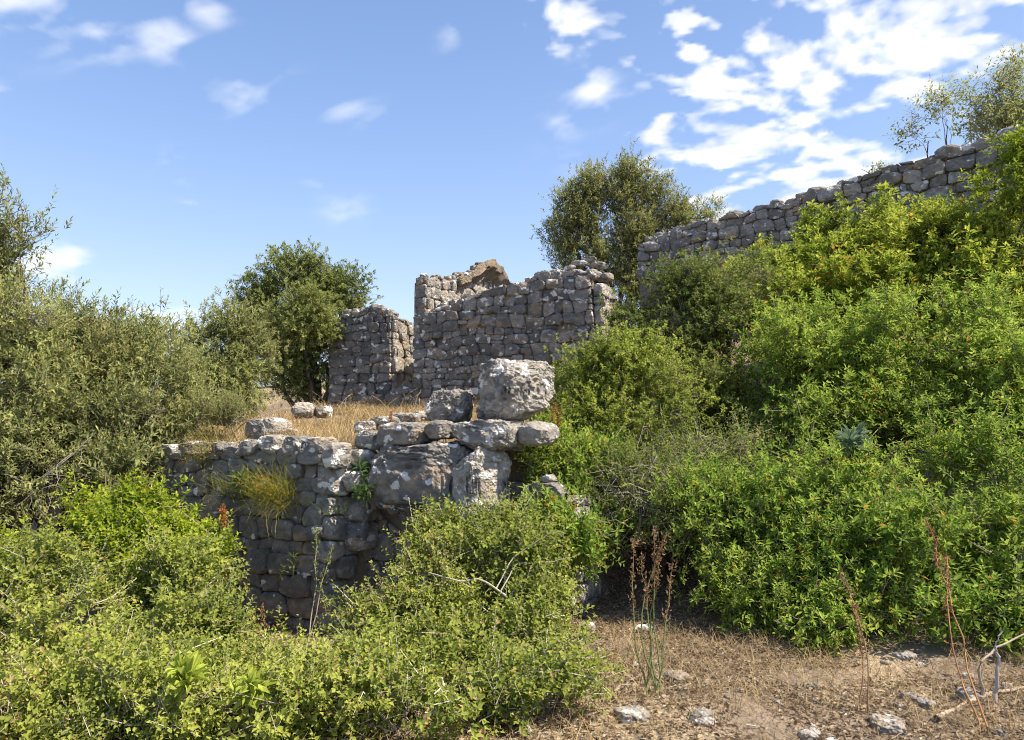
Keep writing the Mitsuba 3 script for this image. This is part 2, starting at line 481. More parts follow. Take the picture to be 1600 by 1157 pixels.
def ragged(s0, s1, ztop, rng, amp, step=.22):
    """Points of a broken wall head from s1 back to s0; ztop is a list of (s, z)."""
    s = np.arange(s0, s1 + 1e-6, step)
    z = np.interp(s, [q[0] for q in ztop], [q[1] for q in ztop]) + rng.normal(0, amp, len(s))
    return list(zip(s[::-1], z[::-1]))


# --- terrace wall -------------------------------------------------------------
rng = np.random.default_rng(5)
tw = thing('terrace_wall', 'low rough limestone retaining wall holding the grassy terrace, in deep shade', 'stone wall')
outA = [(-3.3, -.5), (0, -.75)] + ragged(-3.3, 0, [(-3.3, 1.38), (-1.8, 1.42), (-.9, 1.46), (-.5, 1.52), (0, 1.50)], rng, .03)
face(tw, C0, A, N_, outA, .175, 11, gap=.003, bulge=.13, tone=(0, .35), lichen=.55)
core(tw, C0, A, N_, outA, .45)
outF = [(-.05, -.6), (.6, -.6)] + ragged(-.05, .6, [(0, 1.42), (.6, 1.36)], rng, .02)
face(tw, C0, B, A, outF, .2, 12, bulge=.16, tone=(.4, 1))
outB = [(-.1, -.8), (2.4, -.6)] + ragged(-.1, 2.4, [(0, 1.0), (.5, .55), (1.6, .6), (1.9, 1.2), (2.1, 1.25), (2.4, 1.0)], rng, .03)
face(tw, C1, A, N_, outB, .21, 13, bulge=.17, tone=(.1, .7))
core(tw, C1, A, N_, [(-.1, -.8), (2.35, -.6), (2.35, 1.0), (2.0, 1.2), (-.1, 1.25)], .5, lump=.09)


face(tw, C1 + A * 2.38, B, A, [(0, -.6), (.55, -.5), (.55, .9), (.2, 1.05), (0, .9)], .2, 14, bulge=.2, tone=(.3, .9))


def tstone(px, py, depth, half, seed, yaw=-TH, **kw):
    rock(at(px, py, depth), half, yaw, seed, parent=tw, name='block', **kw)


# the huge blocks to the right of the corner, and the coping
tstone(668, 755, 7.35, (.56, .36, .40), 21, e=.34, rough=.11, level=6, tone=.25, lichen=.55, cuts=12)
tstone(748, 760, 7.0, (.24, .26, .38), 22, yaw=-1.0, e=.42, rough=.13, level=5, tone=.85, lichen=.8)
tstone(768, 680, 7.12, (.36, .30, .135), 23, yaw=-TH - .2, e=.42, rough=.13, level=5, tone=.7, lichen=.7)
tstone(842, 678, 6.95, (.15, .22, .11), 24, e=.45, tone=.6, lichen=.4)
tstone(640, 680, 7.45, (.27, .26, .12), 25, e=.4, rough=.1, tone=.4, lichen=.9)
tstone(590, 688, 7.65, (.17, .22, .10), 26, e=.45, tone=.5, lichen=.6)
tstone(690, 672, 7.3, (.13, .2, .09), 27, e=.5, tone=.45, lichen=.3)
tstone(566, 795, 7.62, (.13, .2, .13), 28, e=.5, tone=.75, lichen=.5)
tstone(562, 835, 7.58, (.14, .2, .16), 29, e=.6, rough=.16, tone=.9, lichen=.7)
tstone(558, 752, 7.45, (.13, .16, .10), 30, e=.5, tone=.8, lichen=.6)
tstone(567, 716, 7.55, (.15, .16, .09), 31, e=.5, tone=.75, lichen=.8)
tstone(528, 712, 7.28, (.10, .16, .13), 32, e=.45, tone=.6, lichen=.9)
for k, (px, py, hw, hh) in enumerate([(350, 702, .12, .07), (305, 700, .11, .07), (395, 700, .15, .08), (430, 695, .13, .10), (468, 700, .13, .12), (503, 702, .13, .12), (268, 704, .12, .07)]):
    dpt = 7.42 + (520 - px) / 240 * .85
    tstone(px, py, dpt, (hw, .17, hh), 40 + k, e=.5, rough=.12, tone=.35 + .08 * (k % 4), lichen=.5 + .12 * (k % 4))

# --- loose big blocks standing on the terrace edge ----------------------------
rock(at(802, 614, 7.45), (.37, .36, .31), -.95, 51, 'largest pitted grey limestone block, standing squarely on the terrace edge', 'stone block', name='limestone_block', e=.5, rough=.13, level=6, tone=.75, lichen=.6, cuts=12)
rock(at(706, 636, 7.7), (.24, .26, .175), -TH + .2, 53, 'smaller rounded limestone block just left of the largest block on the terrace edge', 'stone block', name='limestone_block', e=.6, rough=.15, level=5, tone=.4, lichen=.8)
for k, (px, py, dep, h, lab) in enumerate([
        (408, 672, 8.9, (.17, .16, .13), 'pale lichen-covered rock in the dry grass, left one of a close pair'),
        (432, 668, 8.7, (.17, .15, .11), 'sunlit white-topped rock in the dry grass, right one of a close pair'),
        (452, 676, 8.6, (.09, .08, .05), 'small grey stone beside the sunlit pair of rocks in the dry grass'),
        (350, 652, 9.6, (.15, .14, .11), 'grey rock half hidden by the low grey-green herb on the terrace'),
        (475, 642, 11.5, (.22, .16, .12), 'grey rock below the round tree at the back of the terrace'),
        (505, 644, 11.6, (.16, .14, .10), 'small whitish rock at the foot of the pier on the terrace'),
        (600, 662, 8.8, (.19, .15, .08), 'flat pale slab lying on the terrace behind the coping'),
        (632, 655, 9.0, (.2, .16, .07), 'flat grey slab behind the coping, nearest the front of the ruin'),
        (570, 668, 8.6, (.14, .12, .07), 'small pale stone on the terrace left of the flat slabs'),
        (660, 650, 9.2, (.12, .12, .06), 'little grey stone touching the smaller rounded block')]):
    rock(at(px, py, dep), h, .4 * k, 60 + k, lab, 'rock', tone=.5 + .1 * (k % 5), lichen=.4 + .12 * (k % 6), e=.55, rough=.14)

# --- the ruin -----------------------------------------------------------------
ru = thing('ruined_building', 'roofless grey rubble-stone ruin with a narrow opening, standing on the terrace', 'ruin')
fw = ru + '__front_wall'
rng = np.random.default_rng(8)
topM = [(-3.95, 4.0), (-3.5, 4.12), (-3.1, 4.22), (-2.6, 4.33), (-2.0, 4.42), (-1.4, 4.50), (-1.05, 4.66), (-.7, 4.60), (-.45, 4.62), (-.1, 4.48), (0, 4.38)]
outM = [(-3.95, 1.5), (0, 2.2)] + ragged(-3.95, 0, topM, rng, .028)
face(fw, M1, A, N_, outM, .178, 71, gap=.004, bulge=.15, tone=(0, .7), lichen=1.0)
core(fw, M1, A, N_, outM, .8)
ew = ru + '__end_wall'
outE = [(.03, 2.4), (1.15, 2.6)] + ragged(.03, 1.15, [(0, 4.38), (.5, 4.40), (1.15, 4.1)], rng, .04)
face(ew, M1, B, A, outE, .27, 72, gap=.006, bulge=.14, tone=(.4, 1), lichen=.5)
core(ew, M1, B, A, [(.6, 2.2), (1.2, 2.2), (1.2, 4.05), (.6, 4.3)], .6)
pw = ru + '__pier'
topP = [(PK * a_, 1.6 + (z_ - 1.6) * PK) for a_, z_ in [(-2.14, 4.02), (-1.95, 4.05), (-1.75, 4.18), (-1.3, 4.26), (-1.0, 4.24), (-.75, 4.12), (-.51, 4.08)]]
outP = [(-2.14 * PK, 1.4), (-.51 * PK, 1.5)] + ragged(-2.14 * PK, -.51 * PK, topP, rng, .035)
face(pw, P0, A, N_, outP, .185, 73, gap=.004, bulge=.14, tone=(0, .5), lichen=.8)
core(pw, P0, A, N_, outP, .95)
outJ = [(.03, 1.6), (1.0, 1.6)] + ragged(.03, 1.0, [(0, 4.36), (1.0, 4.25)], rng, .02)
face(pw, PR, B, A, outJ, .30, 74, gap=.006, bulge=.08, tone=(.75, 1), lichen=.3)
sw = ru + '__threshold_wall'
outS = [(-.54, 1.5), (.02, 1.5), (.02, 2.5), (-.25, 2.62), (-.54, 2.5)]
face(sw, M0 - N_ * .02, A, N_, outS, .19, 75, bulge=.13, tone=(.1, .6))
core(sw, M0, A, N_, outS, .7)
cw = ru + '__cross_wall'
X0 = M0 + B * .03
topX = [(0, 4.84), (.6, 4.88), (1.2, 5.0), (1.9, 5.25), (2.5, 5.55), (3.0, 5.5), (4.2, 5.2)]
outX = [(.02, 3.6), (4.2, 3.6)] + ragged(.02, 4.2, topX, rng, .03)
face(cw, X0 + A * .27, B, A, outX, .22, 76, gap=.006, bulge=.12, tone=(.6, 1), lichen=.4)
core(cw, X0 + A * .27, B, A, outX, .30)
outX2 = [(0, 3.5), (.27, 3.5)] + [(.27, 4.84), (0, 4.80)]
face(cw, X0, A, N_, outX2, .19, 77, bulge=.12, tone=(0, .5))
core(cw, X0 + B * .02, A, N_, [(.03, 3.4), (.25, 3.4), (.25, 4.8), (.03, 4.76)], .3, name='quoin_core')
# the broken springing of the vault: ochre mortar leaning over from the cross wall
rngv = np.random.default_rng(3)
vs = []
for i, s in enumerate(np.linspace(1.3, 3.9, 26)):
    zt = np.interp(s, [q[0] for q in topX], [q[1] for q in topX])
    for j, t in enumerate(np.linspace(0, 1, 12)):
        ang = t * 1.15
        r = .62 * (1 - .55 * abs((s - 2.6) / 1.4) ** 2)
        p2 = X0 + B * s + A * (.22 + r * (1 - math.cos(ang)))
        vs.append([p2[0], p2[1], zt - .62 + .70 * math.sin(ang) * (.5 + .5 * r / .62)])
vs = np.array(vs).reshape(26, 12, 3)
outer = vs + np.array([-.05, 0, .16])
V = np.concatenate([vs.reshape(-1, 3), outer.reshape(-1, 3)])
V += np.stack([n3(V, 4, 91), n3(V, 4, 92), n3(V, 4, 93)], -1) * .30 + np.stack([n3(V, 14, 94), n3(V, 14, 95), n3(V, 14, 96)], -1) * .10
idx = np.arange(26 * 12).reshape(26, 12)
q1 = np.stack([idx[:-1, :-1], idx[1:, :-1], idx[1:, 1:], idx[:-1, 1:]], -1).reshape(-1, 4)
q2 = q1[:, ::-1] + 312
rim = [np.stack([e[:-1], e[1:], e[1:] + 312, e[:-1] + 312], -1) for e in (idx[0], idx[-1], idx[:, 0], idx[:, -1])]
put('vault_remnant', (V, np.vstack([q1, q2] + rim)), 'mortar', ru, label='broken ochre springing of a vault', smooth=40)
# loose stones lying on the wall heads
rngt = np.random.default_rng(77)
for (O, a, top, s0, s1, n, back) in ((M1, A, topM, -3.8, -.05, 30, .5), (P0, A, topP, -2.1 * PK, -.55 * PK, 12, .5), (X0 + A * .15, B, topX, .1, 2.6, 10, .05)):
    for k in range(n):
        s = s0 + (s1 - s0) * (k + rngt.random()) / n
        z = np.interp(s, [q[0] for q in top], [q[1] for q in top])
        hz = rngt.uniform(.05, .095)
        dd = rngt.uniform(.1, back) if back > .1 else rngt.uniform(-.05, .05)
        nrm = B if a is A else -A
        p2 = O + a * s + nrm * dd
        rock([p2[0], p2[1], z + hz * .35 - .02], (hz * rngt.uniform(1.1, 1.9), hz * 1.4, hz), rngt.uniform(0, 3), 300 + k, parent=(fw if O is M1 else pw if O is P0 else cw), name='loose_stone',
             tone=rngt.uniform(.3, 1), lichen=rngt.random() * .9, level=2, e=.6, rough=.16, cuts=3)
for k, (px, py, w, h) in enumerate([(900, 420, .13, .07), (925, 424, .16, .10), (880, 430, .12, .08), (905, 405, .12, .05), (935, 408, .15, .06), (948, 425, .11, .07), (865, 436, .12, .07), (890, 412, .08, .05), (920, 398, .05, .04)]):
    rock(at(px, py + 8, 13.45), (w, .16, h), .5 * k, 340 + k, parent=fw, name='loose_stone', tone=.5 + .05 * k, lichen=.5, level=2, e=.55, rough=.15, cuts=3)

# --- upper wall ---------------------------------------------------------------
uw = thing('upper_wall', 'long dry-stone wall along the hilltop above the green shrubs', 'stone wall')
rng = np.random.default_rng(15)
topU = [(0, 5.82), (.5, 5.90), (1.5, 6.00), (2.6, 6.02), (3.2, 6.02), (4.0, 6.16), (5.0, 6.26), (6.0, 6.36), (6.5, 6.42), (7.2, 6.48), (9.5, 6.6)]
outU = [(0, 4.95), (5, 5.2), (9.5, 4.9)] + ragged(0, 9.5, topU, rng, .05, .3)
face(uw, U0, UA, UN, outU, .25, 81, gap=.006, bulge=.16, tone=(.1, .9), lichen=.9)
core(uw, U0, UA, UN, [(0, 3.2), (9.5, 3.0)] + outU[3:], .8)
for k in range(34):
    s = .15 + 9.2 * (k + rng.random()) / 34
    z = np.interp(s, [q[0] for q in topU], [q[1] for q in topU])
    hz = rng.uniform(.05, .12)
    p2 = U0 + UA * s - UN * rng.uniform(.12, .5)
    rock([p2[0], p2[1], z + hz * .3], (hz * rng.uniform(1.2, 1.9), hz * 1.5, hz), rng.uniform(0, 3), 400 + k, parent=uw, name='loose_stone', tone=rng.uniform(.2, .9), lichen=rng.random(), level=2, e=.55, rough=.15, cuts=3)


# ------------------------------------------------------------------ plants
GREEN = dict(
    mastic=dict(lo=(.090, .195, .030), hi=(.460, .570, .110), odd=(.45, .28, .05), p=.015),
    mastic_yellow=dict(lo=(.120, .205, .022), hi=(.560, .620, .110), odd=(.50, .32, .06), p=.025),
    fine=dict(lo=(.110, .175, .030), hi=(.490, .560, .115), odd=(.38, .34, .10), p=.02),
    fine_dark=dict(lo=(.060, .100, .028), hi=(.330, .390, .105), odd=(.34, .3, .09), p=.02),
    oak=dict(lo=(.125, .180, .036), hi=(.440, .490, .110), odd=(.46, .33, .17), p=.03),
    lush=dict(lo=(.105, .185, .018), hi=(.450, .530, .055), odd=(.58, .30, .08), p=.010),
    olive=dict(lo=(.125, .150, .068), hi=(.455, .500, .190), odd=(.46, .37, .14), p=.03),
    wild_olive=dict(lo=(.125, .150, .060), hi=(.430, .460, .185), odd=(.36, .27, .09), p=.03),
    tree=dict(lo=(.110, .155, .048), hi=(.420, .465, .160), odd=(.34, .30, .09), p=.01))


def grow(name, label, cat, base, lobes, n_leaf, leaf, kind, seed, cluster=.34, twig=.115, per_twig=10, up=.35, spread=1.0, shell=2.4, squash=.85, tip_bright=.8, angle=(42, 84), wood=(.20, .17, .14),
         trunk_r=.05, stems=1, group=None, bsdf='glossy_leaf', lens=False, bare=.0, twig_r=.0032, tone_var=.28, density_gap=.43, stray=.12, leafy_from=.1, per_cluster=28, twig_share=.32):
    rng = np.random.default_rng(seed)
    key = thing(name, label, cat, group)
    pal = GREEN[kind]
    lobes = np.array([[*at(px, py, dep), r] for px, py, dep, r in lobes])
    base = np.asarray(base, float)
    w = lobes[:, 3] ** 2
    w /= w.sum()
    n_twig = max(8, int(.88 * n_leaf / per_twig))
    n_cl = max(4, int(n_twig / per_cluster))
    li = rng.choice(len(lobes), n_cl, p=w)
    dirs = unit(rng.normal(0, 1, (n_cl, 3)))
    dirs[:, 1] = np.where((dirs[:, 1] > .35) & (rng.random(n_cl) < .5), -dirs[:, 1], dirs[:, 1])
    rad = lobes[li, 3] * rng.random(n_cl) ** (1 / shell) * (.72 + .62 * meshkit.fbm(dirs * 1.7 + li[:, None] * 3.1 + seed, 3, seed))
    far = rng.random(n_cl) < stray
    rad = np.where(far, rad * 1.22, rad)
    cc = lobes[li, :3] + dirs * rad[:, None] * [1, 1, squash]
    gz = ground_z(cc[:, 0], cc[:, 1])
    cc[:, 2] = np.where(cc[:, 2] < gz + .05, gz + rng.uniform(.04, .25, n_cl), cc[:, 2])
    if density_gap > 0:
        keep = meshkit.fbm(cc * 1.9 + seed, 2, seed + 1) > density_gap
        cc, li, dirs = cc[keep], li[keep], dirs[keep]
        n_cl = len(cc)
    tone_c = np.clip(.5 + rng.normal(0, tone_var, n_cl) * .6 + (meshkit.fbm(cc * .9, 2, seed + 2) - .5) * 1.0, 0, 1)
    # wood: trunk and limbs as one tapering mesh
    parts, twigs = [], []
    roots = [base + np.array([rng.normal(0, .12) * (stems > 1), rng.normal(0, .12) * (stems > 1), -.08]) for _ in range(stems)]
    hubs = []
    for i, l in enumerate(lobes):
        rt = roots[i % stems]
        hub = l[:3] - np.array([0, 0, .25 * l[3]])
        p = curve(rt, hub, rng, 8, sag=.06, wob=.07)
        rr = np.linspace(trunk_r * rng.uniform(.7, 1.1), trunk_r * .30, 8)
        v, f = tube_batch(p[None], rr[None], 7)
        parts.append((v, f, wood))
        hubs.append(p)
    # secondary branches
    P = np.empty((n_cl, 6, 3))
    hub_pt = np.array([hubs[i][rng.integers(5, 8)] for i in li])
    t = np.linspace(0, 1, 6)[None, :, None]
    mid = rng.normal(0, .10, (n_cl, 1, 3)) * np.linalg.norm(cc - hub_pt, axis=1)[:, None, None]
    P = hub_pt[:, None] * (1 - t) + cc[:, None] * t + mid * np.sin(np.pi * t) + rng.normal(0, .012, (n_cl, 6, 3)) * (t * (1 - t) * 4)
    rr = np.linspace(1, .4, 6)[None] * rng.uniform(.006, .012, (n_cl, 1)) * (trunk_r / .05) ** .5
    v, f = tube_batch(P, rr, 4)
    put('trunk', join(parts)[:2], 'bark', key, smooth=True)
    wparts = [(v, f, np.array(wood))]
    # twigs
    ci = rng.integers(0, n_cl, n_twig)
    out = dirs[ci]
    td = unit(out * .55 + rng.normal(0, spread * .62, (n_twig, 3)) + np.array([0, 0, up]))
    tl = twig * rng.uniform(.55, 1.35, n_twig)
    ts = cc[ci] + rng.normal(0, cluster * .42, (n_twig, 3))
    bend = rng.normal(0, .12, (n_twig, 3)) + np.array([0, 0, .08])
    tp = np.linspace(0, 1, 4)[None, :, None]
    PT = ts[:, None] + td[:, None] * tl[:, None, None] * tp + bend[:, None] * (tl[:, None, None] * tp ** 2)
    # join the twig's foot to its cluster
    foot = cc[ci] + (ts - cc[ci]) * .35 - out * cluster * .25
    PT = np.concatenate([foot[:, None], PT[:, ::3]], 1)
    shown = rng.random(n_twig) < twig_share
    RT = np.array([1.2, .95, .45])[None] * twig_r * rng.uniform(.7, 1.3, (n_twig, 1))
    v, f = tube_batch(PT[shown], RT[shown], 3)
    wc = (np.array(wood) * rng.uniform(.7, 1.5, (n_twig, 1)))[shown]
    wparts.append((v, f, np.repeat(wc, 9, 0)))
    v, f, c = join([(a_, b_, np.broadcast_to(c_, (len(a_), 3))) for a_, b_, c_ in wparts])
    k2 = put('twigs', (v, f), 'twig_wood', key, color=c)
    labels[k2] = {'kind': 'stuff'}
    # leaves
    leafy = np.nonzero(rng.random(n_twig) >= bare)[0]
    tw_i = np.repeat(leafy, per_twig)
    m = len(tw_i)
    order = np.tile(np.arange(per_twig), len(leafy))
    u = leafy_from + (1 - leafy_from) * (order + rng.random(m) * .8) / per_twig
    u = np.minimum(u, 1.0)
    pos = ts[tw_i] + td[tw_i] * (tl[tw_i] * u)[:, None] + bend[tw_i] * (tl[tw_i] * u ** 2)[:, None]
    tdir = unit(td[tw_i] + 2 * bend[tw_i] * u[:, None])
    ref = unit(np.cross(tdir, [.31, .2, .93]))
    ref2 = np.cross(tdir, ref)
    phi = order * 2.4 + rng.normal(0, .5, m) + ci[tw_i] * 1.7
    radial = ref * np.cos(phi)[:, None] + ref2 * np.sin(phi)[:, None]
    ang = np.radians(np.interp(u, [0, .7, 1], [angle[1], .6 * angle[1] + .4 * angle[0], angle[0]]) + rng.normal(0, 9, m))
    d = unit(tdir * np.cos(ang)[:, None] + radial * np.sin(ang)[:, None] + rng.normal(0, .12, (m, 3)))
    upv = unit(np.array([0, 0, 1.0]) + tdir * .5 + rng.normal(0, .38, (m, 3)))
    s = rng.uniform(.62, 1.25, m) * rng.uniform(.8, 1.2, n_cl)[ci[tw_i]] * np.interp(u, [0, .6, 1], [1, 1.05, .72])
    Lf, Wf = leaf[0] * s, leaf[1] * s * rng.uniform(.8, 1.2, m)
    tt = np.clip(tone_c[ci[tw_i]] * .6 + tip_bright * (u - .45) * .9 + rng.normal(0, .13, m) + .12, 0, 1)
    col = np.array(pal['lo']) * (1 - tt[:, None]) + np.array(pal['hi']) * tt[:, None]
    odd = rng.random(m) < pal['p'] * (1 + 3 * (meshkit.fbm(pos * 1.5, 2, seed + 9) > .6))
    col[odd] = np.array(pal['odd']) * rng.uniform(.6, 1.2, (odd.sum(), 1))
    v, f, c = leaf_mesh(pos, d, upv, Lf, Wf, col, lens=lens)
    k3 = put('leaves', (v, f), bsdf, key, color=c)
    labels[k3] = {'kind': 'stuff'}
    return key


def foot(px, depth, dz=0.0):
    x = (px - 800) / FPX * depth / math.cos(PITCH) * 1.0
    return np.array([x, depth, float(ground_z(x, depth)) + dz])


LB, LF = (.064, .027), (.036, .0215)
G1 = 'mastic shrubs on the slope'
grow('shrub', 'broad yellow-green shrub growing along the foot of the upper wall, highest of the hillside shrubs', 'shrub', foot(1300, 11.0), [(1215, 430, 11.2, .65), (1290, 400, 11.2, .75), (1360, 385, 11.2, .8), (1250, 480, 10.6, .8), (1330, 470, 10.5, .9), (1420, 460, 10.4, .8)], 46000, (.084, .038), 'mastic_yellow', 101, stems=5, lens=False)
grow('shrub', 'yellow-green shrub touching the right half of the upper wall, below its leafy neighbour', 'shrub', foot(1480, 10.6), [(1430, 370, 11.0, .6), (1480, 400, 10.8, .85), (1560, 410, 10.5, .95), (1500, 480, 10, .8), (1590, 480, 9.8, .9), (1660, 420, 10, .9)], 46000, (.084, .037), 'mastic_yellow', 102, stems=5)
grow('shrub', 'small bright shrub leaning over the right end of the upper wall', 'shrub', foot(1590, 9.6), [(1570, 285, 10.2, .36), (1600, 260, 10.1, .32), (1610, 310, 10, .45), (1640, 280, 10, .5)], 9000, (.07, .026), 'lush', 103, stems=2)
grow('shrub', 'middle shrub of dense glossy leaves on the slope, with an orange-tinged lower edge', 'shrub', foot(1310, 8.8), [(1250, 560, 9.0, .68), (1320, 550, 9.0, .75), (1400, 560, 8.9, .75), (1290, 640, 8.5, .65), (1370, 640, 8.4, .6), (1235, 600, 8.8, .42), (1230, 650, 8.6, .36)], 47000, LB, 'mastic', 104, stems=5)
grow('shrub', 'bright green shrub on the slope at the right edge, beside the middle dense shrub', 'shrub', foot(1520, 8.2), [(1480, 570, 8.6, .75), (1560, 540, 8.2, .75), (1600, 620, 7.8, .8), (1500, 650, 8.0, .65), (1650, 560, 8, .8)], 40000, LB, 'mastic', 105, stems=5)
grow('shrub', 'wide glossy shrub low on the slope, its skirt sweeping down to the bare ground', 'shrub', foot(1250, 6.9), [(1130, 830, 6.9, .42), (1200, 790, 7.0, .55), (1290, 770, 7.0, .62), (1190, 880, 6.6, .45), (1290, 870, 6.6, .6), (1240, 960, 6.2, .36), (1330, 970, 6.0, .40), (1160, 930, 6.4, .28), (1120, 870, 6.6, .26), (1100, 800, 6.8, .28), (1280, 1000, 5.8, .22)], 68000, (.056, .0225), 'mastic', 106, stems=6)
grow('shrub', 'bright glossy shrub in the near right corner behind the dry weed stalks', 'shrub', foot(1450, 6.5), [(1390, 760, 7.1, .6), (1470, 770, 6.9, .65), (1560, 790, 6.6, .7), (1420, 870, 6.4, .6), (1520, 880, 6.2, .6), (1600, 880, 6.0, .6), (1410, 975, 5.8, .36), (1510, 970, 5.7, .36), (1590, 970, 5.5, .36), (1660, 820, 6.2, .7)], 66000, (.055, .022), 'mastic', 107, stems=6)
grow('shrub', 'tall fine-leaved dark green shrub in front of the left end of the upper wall', 'shrub', foot(1100, 9.6), [(1075, 450, 10, .55), (1020, 490, 9.9, .5), (1130, 470, 9.9, .6), (1080, 540, 9.7, .75), (1010, 560, 9.6, .5), (1150, 545, 9.6, .60), (1120, 615, 9.3, .5)], 80000, (.044, .025), 'fine_dark', 108, stems=7, per_twig=14, twig=.13, up=.25, spread=1.1, per_cluster=26, cluster=.32)
grow('shrub', 'rounded fine-leaved shrub beside the largest limestone block, bright on top', 'shrub', foot(970, 8.3), [(900, 600, 8.5, .34), (950, 575, 8.6, .42), (1000, 585, 8.6, .42), (1045, 630, 8.4, .36), (930, 650, 8.3, .45), (1010, 660, 8.3, .48), (900, 680, 8.2, .30), (960, 545, 8.7, .25)], 66000, LF, 'fine', 109, stems=5, per_twig=14, twig=.12, cluster=.28, up=.25, spread=1.1, per_cluster=26)
grow('shrub', 'thin grey-twigged shrub over the dark hollow, with many bare branches', 'shrub', foot(1040, 7.6), [(1030, 740, 7.8, .42), (1085, 730, 7.9, .42), (980, 755, 7.6, .36), (1130, 730, 8, .38), (1060, 770, 7.4, .34), (1100, 780, 7.6, .34), (940, 770, 7.4, .26), (1000, 780, 7.1, .26), (1080, 790, 7.0, .28)], 44000, (.044, .018), 'fine_dark', 110, stems=6, per_twig=10, bare=.25, wood=(.30, .27, .24), twig=.2, density_gap=.36)
grow('shrub', 'green shrub hanging down the right end of the terrace wall', 'shrub', foot(880, 7.3), [(880, 740, 7.5, .34), (850, 790, 7.3, .30), (910, 800, 7.3, .33), (940, 740, 7.6, .3), (870, 840, 7.0, .24), (885, 890, 6.7, .22), (885, 765, 6.45, .17), (848, 765, 6.5, .15), (862, 800, 6.35, .15), (905, 815, 6.4, .18), (880, 850, 6.35, .17), (830, 770, 7.3, .2)], 52000, (.056, .022), 'mastic', 111, stems=4, per_twig=11, twig=.15, cluster=.24)

OAK = dict(leaf=(.035, .024), kind='oak', per_twig=11, twig=.17, cluster=.17, wood=(.42, .38, .33), twig_r=.0028, bsdf='matt_leaf', up=.35, spread=1.0, angle=(45, 85), density_gap=.43)
grow('shrub', 'pale-twigged spiny shrub with small leaves, nearest in front of the terrace wall', 'shrub', foot(690, 5.6), [(600, 940, 5.8, .26), (665, 885, 5.9, .27), (735, 870, 5.9, .30), (805, 880, 5.8, .30), (600, 990, 5.4, .34), (690, 960, 5.5, .38), (780, 965, 5.4, .36), (825, 975, 5.5, .20), (835, 1015, 5.3, .18), (650, 1060, 5.0, .36), (760, 1060, 5.0, .36), (840, 1080, 5.0, .24), (770, 815, 6.1, .17), (840, 825, 6.0, .19), (700, 830, 6.1, .14), (630, 860, 6.0, .13), (640, 1150, 4.5, .32), (760, 1150, 4.5, .3), (850, 1160, 4.5, .25), (620, 1120, 4.05, .26), (730, 1125, 4.05, .26), (830, 1130, 4.1, .2)], n_leaf=90000, seed=120, stems=7, trunk_r=.03, stray=.2, **OAK)
grow('shrub', 'low pale-twigged spiny shrub at the foot of the terrace wall corner', 'shrub', foot(500, 5.4), [(470, 1040, 5.3, .17), (540, 1000, 5.4, .18), (440, 1075, 5.1, .18), (530, 1060, 5.2, .24), (500, 1140, 4.6, .28), (430, 1160, 4.5, .25), (560, 1160, 4.5, .25), (480, 1125, 4.05, .25), (400, 1130, 4.05, .22), (550, 1130, 4.1, .22)], n_leaf=26000, seed=121, stems=4, trunk_r=.02, stray=.2, **OAK)
grow('shrub', 'spiny small-leaved shrub in the near left corner', 'shrub', foot(90, 5.2), [(20, 940, 5.4, .42), (110, 930, 5.5, .42), (40, 1030, 5.0, .42), (140, 1020, 5.0, .42), (60, 1150, 4.4, .42), (170, 1140, 4.4, .38), (40, 1120, 4.0, .3), (150, 1120, 4.0, .28), (-60, 1000, 5.2, .4)], n_leaf=52000, seed=122, stems=6, trunk_r=.03, stray=.15, **OAK)
grow('shrub', 'tangled spiny shrub with pale twigs, between the near left corner and the terrace wall', 'shrub', foot(280, 5.4), [(210, 920, 5.7, .40), (280, 915, 5.8, .33), (250, 1000, 5.3, .42), (310, 990, 5.4, .26), (325, 925, 5.8, .18), (270, 1080, 4.9, .34), (320, 1065, 5.0, .22), (290, 1160, 4.5, .3), (370, 1170, 4.4, .2), (250, 1120, 4.0, .28), (330, 1125, 4.05, .24)], n_leaf=52000, seed=123, stems=6, trunk_r=.03, stray=.15, **OAK)
LUSH = dict(leaf=(.055, .034), kind='lush', per_twig=10, twig=.19, cluster=.2, wood=(.3, .25, .2), bsdf='glossy_leaf', up=.45)
grow('shrub', 'lush yellow-green shrub with rusty shoots against the left part of the terrace wall', 'shrub', foot(270, 6.5), [(225, 860, 6.6, .28), (290, 868, 6.7, .22), (332, 868, 6.6, .14), (190, 885, 6.3, .34), (265, 900, 6.3, .28), (225, 800, 6.9, .18)], n_leaf=26000, seed=124, stems=5, trunk_r=.03, **LUSH)
grow('shrub', 'yellow-green shrub around the dark olive trunk', 'shrub', foot(90, 6.2), [(40, 910, 6.1, .28), (110, 890, 6.2, .30), (160, 860, 6.4, .30), (-20, 910, 6.0, .32), (125, 820, 6.8, .22)], n_leaf=22000, seed=125, stems=5, trunk_r=.03, **LUSH)

